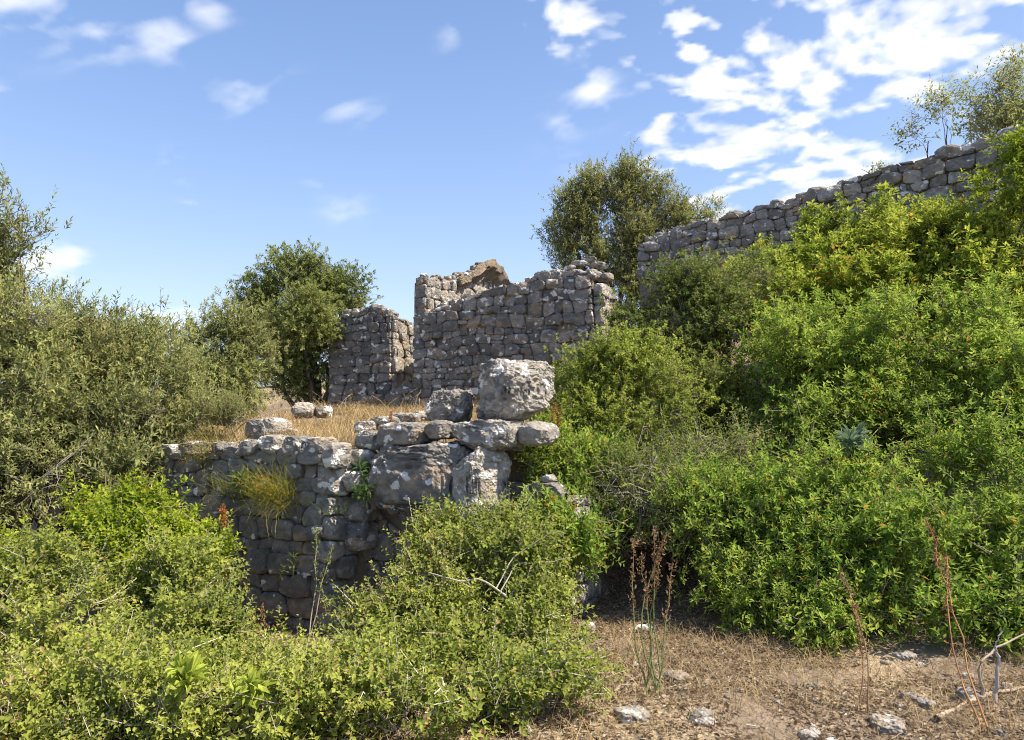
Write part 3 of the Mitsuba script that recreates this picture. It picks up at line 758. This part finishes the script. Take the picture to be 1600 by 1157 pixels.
OL = dict(leaf=(.070, .022), kind='olive', per_twig=12, twig=.26, cluster=.32, wood=(.15, .13, .11), bsdf='matt_leaf', up=.5, spread=.9, angle=(25, 60), twig_r=.0034)
grow('olive_tree', 'tall olive tree cut off by the left edge, its top highest of the left trees', 'tree', foot(24, 7.9), [(5, 345, 8.6, .30), (30, 400, 8.6, .26), (-20, 420, 8.5, .45), (5, 490, 8.4, .4), (45, 550, 8.3, .36), (-40, 560, 8.2, .6), (30, 640, 8.0, .5), (-30, 700, 7.9, .5), (60, 690, 7.9, .36), (30, 740, 7.6, .36), (-20, 780, 7.5, .4), (60, 600, 8.0, .4), (20, 480, 8.0, .35)], n_leaf=52000, seed=130, trunk_r=.07, stems=2, density_gap=.38, bare=.12, **OL)
grow('olive_tree', 'bushy grey-green olive tree between the leftmost tree and the terrace', 'tree', foot(150, 8.9), [(85, 520, 9.2, .3), (125, 540, 9.2, .36), (175, 530, 9.3, .36), (230, 535, 9.5, .36), (275, 560, 9.6, .3), (130, 610, 9.0, .55), (210, 600, 9.2, .6), (280, 610, 9.5, .42), (170, 690, 8.7, .55), (240, 680, 8.9, .45), (100, 690, 8.5, .5), (180, 750, 8.2, .36), (110, 750, 8.1, .36), (20, 750, 8.0, .4), (265, 655, 9.2, .36)], n_leaf=92000, seed=131, trunk_r=.07, stems=5, density_gap=.45, bare=.10, **OL)
grow('tree', 'small pale green tree between the olive trees and the round tree', 'tree', foot(350, 12.6), [(315, 530, 13, .38), (365, 530, 13, .42), (400, 570, 12.8, .30), (350, 580, 12.8, .45), (315, 590, 12.6, .36), (385, 612, 12.5, .26), (345, 625, 12.5, .3)], 56000, (.072, .025), 'olive', 132, trunk_r=.06, stems=3, bsdf='matt_leaf', per_twig=12, twig=.16, wood=(.12, .10, .085), angle=(25, 60), per_cluster=32, cluster=.4)
grow('tree', 'round dark green tree at the left end of the ruin', 'tree', foot(503, 18), [(445, 436, 18.2, .55), (415, 462, 18.3, .46), (485, 436, 18.4, .55), (535, 455, 19.0, .56), (562, 468, 19.2, .30), (470, 490, 17.2, .62), (505, 512, 17.6, .42), (428, 520, 18, .42), (375, 464, 18.4, .26), (462, 555, 17.8, .48), (498, 565, 17.8, .40), (400, 500, 18.3, .3), (440, 590, 18, .32), (478, 600, 18, .30)], 100000, (.080, .032), 'tree', 133, trunk_r=.10, stems=2, bsdf='matt_leaf', per_twig=12, twig=.15, up=.15, per_cluster=44, wood=(.09, .075, .06), cluster=.5, angle=(25, 65), density_gap=.32, stray=.04)
grow('tree', 'broad olive-like tree with open top behind the ruin and the upper wall', 'tree', foot(965, 19.5), [(935, 290, 20, .42), (985, 284, 20, .48), (1025, 300, 20, .42), (898, 315, 20, .42), (960, 325, 20, .55), (1040, 345, 20, .5), (875, 360, 20, .36), (920, 365, 20, .5), (985, 375, 20, .6), (1078, 340, 20, .36), (950, 420, 20, .6), (890, 400, 20, .42), (1105, 335, 20, .22), (1020, 400, 20, .6), (1000, 450, 20, .5), (900, 440, 20, .4)], 92000, (.095, .031), 'wild_olive', 134, trunk_r=.06, stems=6, bsdf='matt_leaf', per_twig=10, twig=.26, wood=(.10, .085, .07), up=.6, cluster=.44, angle=(24, 60), density_gap=.31, bare=.03, stray=.2)
grow('tree', 'sparse tree rising behind the right end of the upper wall', 'tree', foot(1560, 13.5), [(1480, 190, 13.5, .42), (1530, 170, 13.6, .5), (1590, 150, 13.6, .6), (1570, 200, 13.4, .5), (1450, 215, 13.5, .3), (1640, 150, 13.5, .7)], 11000, (.085, .034), 'olive', 135, trunk_r=.03, stems=4, bsdf='matt_leaf', per_twig=7, twig=.35, bare=.1, up=.6, density_gap=.36)
grow('shrub', 'small leafy sprig growing out of the top of the upper wall', 'shrub', at(1360, 290, 12.9), [(1360, 268, 12.9, .16), (1385, 262, 12.9, .14), (1345, 262, 12.9, .1)], 420, (.055, .02), 'olive', 136, trunk_r=.015, stems=2, per_twig=6, twig=.16, cluster=.1)
grow('shrub', 'low grey-green herb clump on the far left of the terrace', 'shrub', foot(340, 9.0), [(330, 655, 9.2, .2), (360, 660, 9.1, .2), (310, 670, 9, .18), (385, 655, 9.3, .14)], 7000, (.04, .010), 'wild_olive', 137, trunk_r=.015, stems=4, per_twig=12, twig=.2, cluster=.12, up=.9, angle=(15, 45), bsdf='matt_leaf')


# --- herbs growing on and below the walls ------------------------------------
def rosette(name, label, center, n, L, W, lo, hi, seed, tilt=.5, cat='plant', stalk=.12):
    """A spurge-like tuft: narrow leaves all round the end of a short stem."""
    rng = np.random.default_rng(seed)
    key = thing(name, label, cat)
    heads = [np.asarray(center) + rng.normal(0, .05, 3) * [1, 1, .6] for _ in range(3)]
    P, C, D, Lw, Ww = [], [], [], [], []
    st = []
    for h in heads:
        ax = unit(np.array([N_[0] * .5, N_[1] * .5, 1.0]) + rng.normal(0, .25, 3))
        st.append(curve(h - ax * stalk, h, rng, 5))
        k = n // 3
        phi, el = rng.random(k) * 6.283, rng.uniform(-.3, 1.3, k)
        r1 = unit(np.cross(ax, [.3, .1, .9]))
        r2 = np.cross(ax, r1)
        D.append(unit((r1 * np.cos(phi)[:, None] + r2 * np.sin(phi)[:, None]) * np.cos(el)[:, None] + ax * np.sin(el)[:, None]))
        P.append(h + ax * rng.uniform(-.06, .02, (k, 1)))
        tt = rng.random((k, 1))
        C.append(np.array(lo) * (1 - tt) + np.array(hi) * tt)
    D, P, C = np.vstack(D), np.vstack(P), np.vstack(C)
    m = len(P)
    v, f, c = leaf_mesh(P, D, unit(rng.normal(0, .3, (m, 3)) + [0, 0, 1]), L * rng.uniform(.6, 1.2, m), W * rng.uniform(.8, 1.2, m), C, lens=True)
    k3 = put('leaves', (v, f), 'matt_leaf', key, color=c)
    labels[k3] = {'kind': 'stuff'}
    for q in st:
        v, f = tube_batch(q[None], np.linspace(.008, .005, 5)[None], 5)
        put('stem', (v, f), 'twig_wood', key, color=np.tile([.2, .2, .08], (len(v), 1)))
    return key


SP_LO, SP_HI = (.09, .14, .04), (.26, .32, .12)
rosette('spurge_plant', 'pale spiky spurge tuft growing from the shaded terrace wall face', at(380, 752, 7.55), 120, .14, .016, SP_LO, SP_HI, 201)
rosette('spurge_plant', 'upper grey-green spurge in the recess beside the terrace wall corner', at(567, 738, 7.3), 80, .11, .015, (.06, .12, .05), (.15, .25, .10), 202)
rosette('spurge_plant', 'lower grey-green spurge in the recess beside the terrace wall corner', at(562, 772, 7.2), 80, .11, .015, (.08, .14, .05), (.20, .28, .10), 203)
rosette('spurge_plant', 'tiny spurge seedling low on the shaded terrace wall face', at(450, 880, 7.3), 36, .08, .012, SP_LO, SP_HI, 204)
rosette('spurge_plant', 'dark green broad-leaved tuft in the shade at the left foot of the terrace wall', at(335, 850, 6.9), 90, .18, .03, (.05, .10, .03), (.14, .22, .05), 205)
rosette('spurge_plant', 'whitish-green thistle-like rosette among the glossy shrubs on the slope', at(1330, 690, 6.75), 110, .17, .022, (.10, .16, .09), (.26, .36, .22), 206)
rosette('broadleaf_plant', 'bright broad-leaved plant low in front, between the two spiny shrubs', at(300, 1050, 3.85), 90, .115, .036, (.26, .34, .045), (.52, .60, .12), 207)
rosette('broadleaf_plant', 'second bright broad-leaved plant low in front, nearer the terrace wall', at(390, 1062, 3.85), 80, .105, .034, (.26, .34, .045), (.52, .60, .12), 208)


def blades(pts, h, w, lean, col, rng, up=None, segs=3):
    """Grass blades as narrow bent strips."""
    n = len(pts)
    dirv = unit(np.column_stack([rng.normal(0, 1, n), rng.normal(0, 1, n), np.zeros(n)])) * lean[:, None]
    upv = np.array([0, 0, 1.0]) if up is None else up
    side = unit(np.cross(dirv + rng.normal(0, .3, (n, 3)), [0, 0, 1.0]))
    rows = []
    for k in range(segs):
        t = k / segs
        c = pts + (upv * t + dirv * t * t) * h[:, None]
        ww = w[:, None] * (1 - .5 * t)
        rows += [c - side * ww / 2, c + side * ww / 2]
    rows.append(pts + (upv * .93 + dirv) * h[:, None])
    V = np.stack(rows, 1)
    k = V.shape[1]
    F = []
    for s in range(segs - 1):
        F += [[2 * s, 2 * s + 1, 2 * s + 3], [2 * s, 2 * s + 3, 2 * s + 2]]
    F.append([2 * segs - 2, 2 * segs - 1, 2 * segs])
    F = (np.array(F)[None] + (np.arange(n) * k)[:, None, None]).reshape(-1, 3)
    return V.reshape(-1, 3), F, np.repeat(col, k, 0)


def dry(n, rng):
    t = rng.random((n, 1))
    return (np.array([.30, .20, .08]) * (1 - t) + np.array([.60, .50, .29]) * t) * rng.uniform(.7, 1.15, (n, 1))


# dry grass of the terrace
rng = np.random.default_rng(301)
s, b = rng.uniform(-5.5, 2.0, 52000), .25 + rng.random(52000) ** 1.2 * 9.5
xy = C0 + s[:, None] * A + (b + .55 * (s > 0))[:, None] * B
keep = meshkit.fbm(np.column_stack([xy * 1.2, 0 * s]), 3, 4) > np.where(s < 0, .30, .44)
xy = xy[keep]
n = len(xy)
pts = np.column_stack([xy, ground_z(xy[:, 0], xy[:, 1]) - .01])
far_ = 1 + .16 * np.hypot(*(xy - C0).T)
v, f, c = blades(pts, rng.uniform(.05, .20, n) * (.7 + .3 * far_) * (.35 + 1.5 * meshkit.fbm(np.column_stack([xy * 3.1, 0 * xy[:, 0]]), 2, 14)), rng.uniform(.003, .006, n) * far_, rng.uniform(.3, 1.2, n), dry(n, rng), rng)
put('dry_grass', (v, f), 'dry_blade', label='straw-coloured dry grass covering the terrace', cat='grass', kind='stuff', color=c)
# taller bent stalks with seed heads
n = 240
s, b = rng.uniform(-3.2, 1.9, n), rng.uniform(.4, 5.5, n)
xy = C0 + s[:, None] * A + (b + .55 * (s > 0))[:, None] * B
pts = np.column_stack([xy, ground_z(xy[:, 0], xy[:, 1])])
h = rng.uniform(.22, .62, n)
lean = unit(rng.normal(0, 1, (n, 3)) * [1, 1, 0]) * rng.uniform(.1, .5, (n, 1))
tp = np.linspace(0, 1, 7)
P = pts[:, None] + h[:, None, None] * (tp[None, :, None] * [0, 0, 1] * (1 - .12 * tp[None, :, None] ** 3) + lean[:, None] * (tp ** 2.5)[None, :, None])
v, f = tube_batch(P, np.tile(np.linspace(.0035, .0018, 7), (n, 1)), 3)
col = np.repeat(dry(n, rng), 21, 0)
hp = P[:, -1]
hd = unit(P[:, -1] - P[:, -2])
k = 7
hpos = np.repeat(hp, k, 0) - np.repeat(hd, k, 0) * rng.uniform(0, .08, (n * k, 1))
v2, f2, c2 = leaf_mesh(hpos, unit(np.repeat(hd, k, 0) + rng.normal(0, .4, (n * k, 3))), unit(rng.normal(0, 1, (n * k, 3))), rng.uniform(.015, .032, n * k), rng.uniform(.005, .010, n * k), np.repeat(dry(n, rng), k, 0))
v, f, c = join([(v, f, col), (v2, f2, c2)])
put('grass_stalks', (v, f), 'dry_blade', label='thin dry grass stalks with drooping seed heads on the terrace', cat='grass', kind='stuff', color=c)
# shaggy herbs hanging on the terrace wall
rng = np.random.default_rng(302)
for k, (px, py, dep, cnt, hh, c_lo, c_hi, lab) in enumerate([
        (430, 775, 7.42, 520, .44, (.16, .18, .03), (.42, .40, .08), 'yellow-flowered shaggy herb hanging on the terrace wall face'),
        (362, 770, 7.75, 260, .34, (.14, .17, .04), (.36, .36, .09), 'smaller yellowish herb left of the flowered one on the terrace wall face'),
        (520, 800, 7.12, 90, .18, (.07, .12, .04), (.18, .25, .07), 'dark green herb in a joint below the terrace wall corner'),
        (330, 712, 8.0, 300, .42, (.14, .16, .04), (.34, .34, .10), 'dry yellow-green herb draped over the left head of the terrace wall')]):
    cpt = at(px, py, dep)
    p0 = cpt + rng.normal(0, .07, (cnt, 3)) * [1.7, .3, 1.0]
    t = rng.random((cnt, 1))
    upv = unit(np.array([N_[0] * .8, N_[1] * .8, .55]) + rng.normal(0, .75, (cnt, 3)))
    v, f, c = blades(p0, hh * rng.uniform(.3, 1.1, cnt), rng.uniform(.003, .008, cnt), rng.uniform(0, .35, cnt), np.array(c_lo) * (1 - t) + np.array(c_hi) * t, rng, up=upv)
    key = thing('wall_herb', lab, 'plant')
    kk = put('blades', (v, f), 'matt_leaf', key, color=c)
    labels[kk] = {'kind': 'stuff'}
    if k in (0, 3):
        m = 60
        fp = cpt + np.array([0, 0, .12]) + rng.normal(0, 1, (m, 3)) * [.10, .05, .09] + np.append(N_, 0) * .18
        v, f, c = leaf_mesh(fp, unit(rng.normal(0, 1, (m, 3))), unit(rng.normal(0, 1, (m, 3))), np.full(m, .024), np.full(m, .016), np.tile([.55, .27, .05], (m, 1)))
        kk = put('flowers', (v, f), 'matt_leaf', key, color=c)
        labels[kk] = {'kind': 'stuff'}


# --- dry weeds, fallen branches, ground litter ---------------------------------
def weed(label, base, tops, seed, col, head_col, head_len, r=.006, branch=0):
    rng = np.random.default_rng(seed)
    key = thing('dry_weed', label, 'weed')
    for tpt in tops:
        p = curve(base + rng.normal(0, .03, 3) * [1, 1, 0], tpt, rng, 9, wob=.055)
        v, f = tube_batch(p[None], np.linspace(r, r * .4, 9)[None], 5)
        put('stem', (v, f), 'twig_wood', key, color=np.tile(col, (len(v), 1)), smooth=True)
        n = 90
        u = 1 - head_len * rng.random(n) ** 1.1
        q = np.array([np.interp(u, np.linspace(0, 1, 9), p[:, j]) for j in range(3)]).T + rng.normal(0, .010, (n, 3))
        v, f, c = leaf_mesh(q, unit(rng.normal(0, .7, (n, 3)) + [0, 0, .8]), unit(rng.normal(0, 1, (n, 3))), rng.uniform(.016, .034, n), rng.uniform(.008, .016, n), np.array(head_col) * rng.uniform(.6, 1.3, (n, 1)))
        kk = put('seed_head', (v, f), 'dry_blade', key, color=c)
        labels[kk] = {'kind': 'stuff'}
    return key


GR, BR = (.16, .20, .07), (.30, .18, .10)
D1 = 4.7
weed('clump of rusty seed stalks with green stems in front of the dark hollow', foot(1012, 4.6), [at(990, 845, D1), at(1022, 830, D1), at(1042, 835, D1), at(1003, 870, D1), at(1030, 860, D1), at(1052, 880, D1)], 401, GR, (.28, .17, .10), .4)
weed('single thin brown stalk before the low glossy shrub', foot(1328, 4.4), [at(1312, 895, 4.6), at(1335, 950, 4.6)], 402, BR, (.30, .19, .11), .5, r=.005)
weed('tall leaning brown stalk in the near right corner', foot(1512, 4.1), [at(1448, 815, 4.6), at(1480, 870, 4.5)], 403, (.38, .20, .09), (.30, .17, .10), .35, r=.006)
weed('short dry brown stalks at the foot of the terrace wall', foot(405, 5.7), [at(398, 960, 5.7), at(408, 950, 5.7)], 404, BR, (.22, .14, .09), .5, r=.005)
weed('rusty dock stalk rising from the lush shrub by the terrace wall', at(345, 830, 6.6), [at(347, 790, 6.6), at(352, 798, 6.6)], 405, BR, (.42, .17, .05), .9, r=.005)
weed('rusty dock stalk at the edge of the terrace behind the wall coping', foot(615, 8.6), [at(612, 645, 8.4)], 406, BR, (.40, .17, .05), .6, r=.005)
weed('rusty dock stalk between the largest block and the fine-leaved shrub', at(862, 690, 7.3), [at(868, 630, 7.3), at(874, 645, 7.3)], 407, BR, (.36, .15, .06), .6, r=.005)
weed('tall bare leafy-tipped shoot standing up before the shaded terrace wall', foot(490, 5.75, -.03), [at(494, 825, 5.75), at(520, 850, 5.75)], 408, (.42, .36, .28), (.20, .25, .07), .45, r=.006)


def dead_branch(label, paths, seed, col, r, lie=None):
    rng = np.random.default_rng(seed)
    parts = []
    main = np.array(paths[0])
    main = np.array([np.interp(np.linspace(0, 1, 60), np.linspace(0, 1, len(main)), main[:, j]) for j in range(3)]).T
    for i, p in enumerate(paths):
        q = np.array(p)
        if i:
            q = np.vstack([main[np.argmin(((main - q[0]) ** 2).sum(1))], q])
        q = np.array([np.interp(np.linspace(0, 1, 12), np.linspace(0, 1, len(q)), q[:, j]) for j in range(3)]).T
        if lie is not None and i == 0:
            q[:, 2] = ground_z(q[:, 0], q[:, 1]) + (r * .8 if lie == 'flat' else (q[:, 2] - q[0, 2]) - .05)
            main = np.array([np.interp(np.linspace(0, 1, 60), np.linspace(0, 1, len(q)), q[:, j]) for j in range(3)]).T
        q += rng.normal(0, r * .25, q.shape)
        rr = np.linspace(r, r * .45, 12) * (1 if i == 0 else .55)
        v, f = tube_batch(q[None], rr[None], 7)
        parts.append((v, f, np.array(col)))
    v, f, c = join(parts)
    put('dead_branch', (v, f), 'twig_wood', None, label, 'branch', color=c * rng.uniform(.8, 1.15, (len(c), 1)), smooth=True)


dead_branch('bleached dead branch lying on the bare ground in the near right corner', [[at(1462, 1070, 4.25), at(1500, 1045, 4.45), at(1545, 1030, 4.6), at(1600, 1026, 4.7), at(1680, 1030, 4.7)], [at(1530, 1036, 4.55), at(1560, 1010, 4.6), at(1610, 985, 4.7)]], 501, (.33, .28, .22), .018, 'flat')
dead_branch('upright grey dead stub in the near right corner', [[at(1548, 1050, 4.5), at(1554, 1010, 4.5), at(1556, 965, 4.5)], [at(1553, 1012, 4.5), at(1566, 985, 4.5)]], 502, (.34, .32, .30), .017, 'up')
dead_branch('long pale bare branch arching through the spiny shrub in front of the terrace wall', [[at(790, 930, 5.2), at(750, 905, 5.2), at(715, 908, 5.15), at(670, 895, 5.15)], [at(800, 872, 5.4), at(840, 845, 5.4), at(862, 832, 5.4)], [at(805, 880, 5.4), at(860, 878, 5.4), at(888, 872, 5.4)]], 503, (.34, .31, .26), .009)
dead_branch('pale bare branch crossing low over the spiny shrub at left', [[at(205, 1060, 4.5), at(170, 1030, 4.55), at(140, 1000, 4.6)], [at(165, 1025, 4.55), at(160, 1005, 4.5), at(172, 985, 4.5)]], 504, (.46, .42, .36), .010)
rng = np.random.default_rng(89)
tw0 = [at(70, 745, 7.2), at(100, 722, 7.2), at(125, 700, 7.25), at(150, 676, 7.3)]


def crooked(a, b, n=5, amp=.05):
    t = np.linspace(0, 1, n)[:, None]
    return list(a + (b - a) * t + rng.normal(0, amp, (n, 3)) * (t > 0) - np.array([0, 0, .10]) * t ** 2)


dead_branch('grey crooked dead twigs below the leftmost olive tree', [tw0] + [crooked(at(70 + 14 * k, 745 - 12 * k, 7.2), at(rng.uniform(-10, 150), rng.uniform(700, 800), rng.uniform(6.9, 7.4))) for k in range(6)], 505, (.27, .25, .22), .007)
rng = np.random.default_rng(88)
dead_branch('tangle of grey bare twigs in the dark hollow under the thin shrub', [[at(1080 - 3 * k, 800, 7.5), at(1010 + rng.uniform(-40, 40), 745 + rng.uniform(-30, 40), 7.2), at(900 + rng.uniform(0, 90), 760 + rng.uniform(-60, 70), 7.0)] for k in range(12)] + [[at(1095, 860, 7.4), at(1080, 810, 7.4), at(1030 + 20 * k, 740, 7.3)] for k in range(4)], 506, (.26, .235, .21), .010)

# litter: dry leaves, straw and little twigs on the bare ground
rng = np.random.default_rng(305)
n = 90000
xy = np.column_stack([rng.uniform(-3.2, 5.5, n), rng.uniform(2.6, 8.2, n)])
keep = meshkit.fbm(np.column_stack([xy * 2.2, 0 * xy[:, 0]]), 3, 6) > .34
xy = xy[keep]
n = len(xy)
pts = np.column_stack([xy, ground_z(xy[:, 0], xy[:, 1]) + rng.uniform(.0, .03, n)])
t = rng.random((n, 1))
col = (np.array([.15, .10, .062]) * (1 - t) + np.array([.50, .42, .30]) * t ** 1.5) * rng.uniform(.7, 1.1, (n, 1))
d = unit(rng.normal(0, 1, (n, 3)) * [1, 1, .28])
thin = rng.random(n) < .4
v, f, c = leaf_mesh(pts, d, unit(rng.normal(0, .5, (n, 3)) + [0, 0, 1]), np.where(thin, rng.uniform(.04, .14, n), rng.uniform(.02, .055, n)), np.where(thin, .004, rng.uniform(.010, .022, n)), col, fold=.35)
put('leaf_litter', (v, f), 'dry_blade', label='brown fallen leaves, straw and bits of twig on the bare ground', cat='litter', kind='stuff', color=c)
n = 16000
xy = np.column_stack([rng.uniform(-2.5, 5.0, n), rng.uniform(2.8, 6.4, n)])
keep = meshkit.fbm(np.column_stack([xy * 1.5, 0 * xy[:, 0]]), 3, 16) > .47
xy = xy[keep]
n = len(xy)
pts = np.column_stack([xy, ground_z(xy[:, 0], xy[:, 1]) - .01])
v, f, c = blades(pts, rng.uniform(.05, .16, n), rng.uniform(.003, .006, n), rng.uniform(.5, 1.6, n), dry(n, rng) * .8, rng)
put('straw_grass', (v, f), 'dry_blade', label='short dry grass on the bare ground in front of the shrubs', cat='grass', kind='stuff', color=c)
for k, (px, py, dep, h, lab) in enumerate([
        (985, 1058, 4.3, (.10, .08, .04), 'flat pale stone on the ground beside the rusty seed stalks'),
        (1095, 1062, 4.25, (.07, .06, .035), 'flat pale stone on the ground right of the rusty seed stalks'),
        (1385, 1062, 4.2, (.10, .09, .04), 'flat grey stone before the low glossy shrubs, left of the dead branch'),
        (1442, 1036, 4.5, (.055, .05, .04), 'pointed white stone on the litter, left one of two near the dead branch'),
        (1418, 1030, 4.6, (.05, .045, .03), 'little grey stone next to the pointed white stone'),
        (1510, 1025, 4.6, (.08, .07, .05), 'dark grey rock just behind the dead branch'),
        (920, 886, 6.4, (.07, .06, .05), 'pale stone lying alone in the dark hollow'),
        (1060, 1010, 5.0, (.10, .09, .04), 'dull grey stone in the shade at the skirt of the wide low shrub')]):
    p = at(px, py, dep)
    p[2] = max(p[2], float(ground_z(p[0], p[1])) + h[2] * .3) if py > 900 else p[2]
    rock([p[0], p[1], float(ground_z(p[0], p[1])) + h[2] * .12], h, .7 * k, 600 + k, lab, 'rock', name='rock', tone=.45, lichen=.25, e=.6, rough=.16, level=3)
rng = np.random.default_rng(701)
ico = trimesh.creation.icosphere(1)
parts = []
for k in range(420):
    x, y = rng.uniform(-2.6, 5.2), 2.9 + 4.2 * rng.random() ** 1.3
    r = rng.uniform(.008, .034) * (1 + (rng.random() < .06))
    v = np.array(ico.vertices) * (1 + rng.normal(0, .12, (len(ico.vertices), 1))) * r * [rng.uniform(.8, 1.6), rng.uniform(.8, 1.3), rng.uniform(.45, .8)]
    parts.append((v + [x, y, float(ground_z(x, y)) + r * .15], np.array(ico.faces), [rng.uniform(.4, 1), rng.random(), 0]))
v, f, c = join(parts)
put('gravel', (v, f), 'limestone', label='scattered pale pebbles on the bare ground', cat='gravel', kind='stuff', smooth=40 if False else True, uv=c[:, :2])
n = 170
x, y = rng.uniform(-2.4, 5.0, n), 2.9 + 3.6 * rng.random(n)
az_, ln = rng.uniform(0, 6.283, n), rng.uniform(.08, .45, n)
t = np.linspace(-.5, .5, 6)[None, :]
bx = x[:, None] + np.cos(az_)[:, None] * ln[:, None] * t + rng.normal(0, .014, (n, 6))
by = y[:, None] + np.sin(az_)[:, None] * ln[:, None] * t + rng.normal(0, .014, (n, 6))
bz = ground_z(bx, by) + rng.uniform(.004, .03, (n, 6))
rr = rng.uniform(.0018, .006, (n, 1)) * np.linspace(1, .5, 6)[None]
v, f = tube_batch(np.stack([bx, by, bz], -1), rr, 4)
put('fallen_twigs', (v, f), 'twig_wood', label='thin broken twigs strewn over the bare ground', cat='twigs', kind='stuff', color=np.repeat(np.array([.30, .26, .21]) * rng.uniform(.5, 1.4, (n, 1)), 24, 0))
